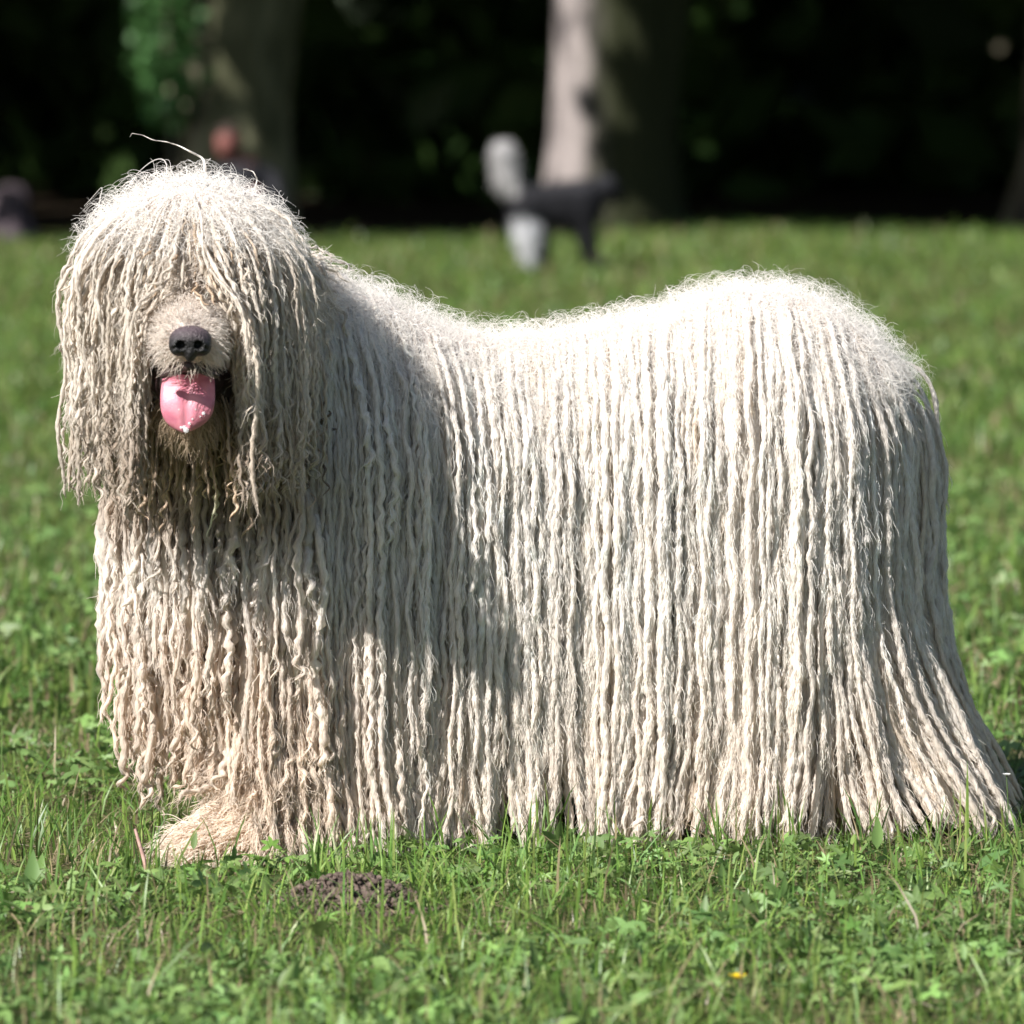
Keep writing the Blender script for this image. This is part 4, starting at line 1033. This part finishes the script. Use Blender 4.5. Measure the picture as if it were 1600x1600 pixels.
# longer tufts that cross the hem of the coat
for k in range(46):
    px = rng.uniform(0, 1620); Y = rng.uniform(-0.62, -0.20)
    cx = PX(px, 1300, Y)[0]; m = rng.integers(2, 9)
    x = cx + rng.normal(0, 0.014, m); y = Y + rng.normal(0, 0.014, m)
    V, q, t3, c = blades(x, y, rng.uniform(0.06, 0.115, m), rng.uniform(0.0025, 0.0045, m), 0.03, 0.35); g.add(V, q, t3, c)
for px, py, h in [(590, 1330, .10), (860, 1340, .12), (1125, 1345, .115), (1235, 1325, .125), (1240, 1330, .09), (1500, 1330, .13), (1345, 1330, .1), (40, 1360, .14), (60, 1350, .11), (130, 1390, .17), (150, 1390, .15), (300, 1400, .09), (700, 1345, .11), (960, 1350, .12), (1015, 1330, .11)]:
    p0 = GROUND(px, py); m = 3
    V, q, t3, c = blades(p0[0] + rng.normal(0, 0.01, m), p0[1] + rng.normal(0, 0.01, m), h * rng.uniform(0.7, 1.05, m), rng.uniform(0.003, 0.005, m), 0, 0.3); g.add(V, q, t3, c)
grass_m = leaf_mat('grass_blade', 0.35, 0.42, 0.45)
obj('meadow_grass', g.mesh('meadow_grass', smooth_shade=False), grass_m, label='short green grass covering the whole meadow', cat='grass', kind='stuff')
w = Bag()
clover, butter, round_ = lobed(3, 0.7, 4), lobed(5, 0.65, 4), (A([(0, -0.2), (0.28, 0.25), (0.30, 0.7), (0, 1.5), (-0.30, 0.7), (-0.28, 0.25)]), A([(0, 1, 2), (0, 2, 3), (0, 3, 4), (0, 4, 5)]))
x, y = scatter(15000, -2.3, -0.30, 0.4); m = rng.uniform(size=len(x)) < 0.45 + 0.6 * patch(x * 0.7 + 1, y * 0.9); x, y = x[m], y[m]
keep = ((x - mh[0]) / 0.11) ** 2 + ((y - mh[1]) / 0.075) ** 2 > 1; x, y = x[keep], y[keep]
third = rng.integers(0, 3, len(x))
for k, shp in enumerate((clover, butter, round_)):
    xs_, ys_ = x[third == k], y[third == k]
    V, f, c = weeds(xs_, ys_, rng.gamma(5, 0.0023, len(xs_)) + 0.003, shp, 0.004, 0.040); w.add(V, t=f, c=c)
x, y = scatter(5200, 0.3, 6.5, 0.5, 1.2)
V, f, c = weeds(x, y, rng.uniform(0.012, 0.03, len(x)), clover, 0.01, 0.055); w.add(V, t=f, c=c)
obj('meadow_weeds', w.mesh('meadow_weeds', smooth_shade=False), leaf_mat('weed_leaf', 0.30, 0.5, 0.4), label='low clover and lobed weed leaves growing among the grass', cat='weeds', kind='stuff')
# dead thatch lying on the soil
x, y = scatter(9000, -2.3, 1.2, 0.4); n = len(x); a = rng.uniform(0, 6.28, n); l = rng.uniform(0.01, 0.035, n)
C = np.stack([np.stack([x + np.cos(a) * l * t, y + np.sin(a) * l * t, gheight(x, y) + 0.003 + rng.uniform(0, 0.012, n)], 1) for t in (-1, 0, 1)], 1)
V, q, c = ribbons(C, rng.uniform(0.0008, 0.002, n), A([0.30, 0.24, 0.15]) * rng.uniform(0.5, 1.2, (n, 1)))
obj('dry_thatch', mesh_np('dry_thatch', V, q, None, c, False), grass_m, label='dry straw coloured thatch lying between the grass blades', cat='thatch', kind='stuff')

# ------------------------------------------------------------------ single small plants
leaf_b = leaf_mat('bright_leaf', 0.35, 0.45, 0.4)
def stalk(pts, r, col):
    P = A(pts, float); t = np.linspace(0, 1, len(P)); tt = np.linspace(0, 1, 12)
    C = np.stack([np.interp(tt, t, P[:, k]) for k in range(3)], -1)
    for _ in range(2): C[1:-1] = (C[:-2] + 2 * C[1:-1] + C[2:]) / 4
    V, q, c = tubes(C[None], (r * np.linspace(1, 0.6, 12))[None], 6, np.tile(A(col), (1, 12, 1)))
    return mesh_np('stem', V, q, None, c)
p0 = GROUND(412, 1378)
pl = thing('lobed_leaf_plant', 'bright green lobed leaf plant in front of the dog\'s front paw', 'plant', tuple(p0))
for (tx, ty, tz, sz_, yaw, tilt) in [(-0.015, -0.01, 0.040, 0.020, 2.2, 0.2), (0.012, -0.012, 0.052, 0.017, 0.4, 1.0), (0.03, 0.0, 0.034, 0.018, -1.1, 0.3), (-0.002, -0.02, 0.036, 0.016, 3.1, 0.5)]:
    obj('stem', stalk([(0, 0, -0.004), (tx * 0.5, ty * 0.5, tz * 0.7), (tx, ty, tz)], 0.0012, (0.14, 0.24, 0.07)), leaf_b, pl)
    P2, F = lobed(5, 0.55, 4); Vl = np.concatenate([P2 * sz_, (-0.25 * (P2 ** 2).sum(1) * sz_)[:, None]], 1)
    o = obj('leaf', mesh_np('leaf', Vl, None, F, np.tile(A([0.19, 0.34, 0.07]), (len(Vl), 1)), False), leaf_b, pl)
    o.location = (tx, ty, tz); o.rotation_euler = (tilt, 0, yaw)
def flower(name, label, base, h, petal_col, centre_col, npet, psize):
    f = thing(name, label, 'flower', tuple(base))
    obj('stem', stalk([(0, 0, -0.004), (0.003, 0, h * 0.5), (0.0, 0, h)], 0.0010, (0.12, 0.2, 0.06)), leaf_b, f)
    c = A([0, 0, h])
    Pp = A([(0, 0, 0), (0.45, 0.35, 0.12), (0.42, 0.8, 0.3), (0, 1.0, 0.36), (-0.42, 0.8, 0.3), (-0.45, 0.35, 0.12)]) * psize
    me = mesh_np('petal', Pp, None, [(0, 1, 2), (0, 2, 3), (0, 3, 4), (0, 4, 5)], np.tile(A(petal_col), (6, 1)), False)
    for k in range(npet):
        o = obj('petal', me, leaf_b, f); o.location = c; o.rotation_euler = (0.1, 0, k * 6.2832 / npet)
    V, q = surface_nets(lambda p: ell_sdf(p, (0, 0, 0), (psize * 0.3, psize * 0.3, psize * 0.22)), A([-psize] * 3) * 0.5, A([psize] * 3) * 0.5, psize * 0.1)
    o = obj('flower_centre', mesh_np('centre', V, q, None, np.tile(A(centre_col), (len(V), 1))), leaf_b, f); o.location = c + A([0, 0, psize * 0.12])
flower('buttercup', 'single yellow buttercup in the blurred foreground grass', GROUND(1152, 1568), 0.030, (0.80, 0.58, 0.02), (0.6, 0.4, 0.02), 5, 0.0115)
flower('white_flower', 'small white flower on a thin stem beside the tail hem', GROUND(1572, 1318), 0.098, (0.8, 0.8, 0.78), (0.7, 0.65, 0.45), 9, 0.0065)
p0 = GROUND(236, 1382)
V, q, c = limb([(0, 0, -0.005), (-0.008, 0, 0.03), (-0.022, 0.01, 0.075)], [0.0035, 0.003, 0.002], 8, 1, 0.05)
o = obj('dry_stalk', mesh_np('dry_stalk', V, q), plain_mat('pink_stalk', (0.42, 0.26, 0.22), 0.7, 0.3, 60, 0.3), label='short pinkish dry stalk in the grass left of the paw', cat='stalk')
o.location = p0
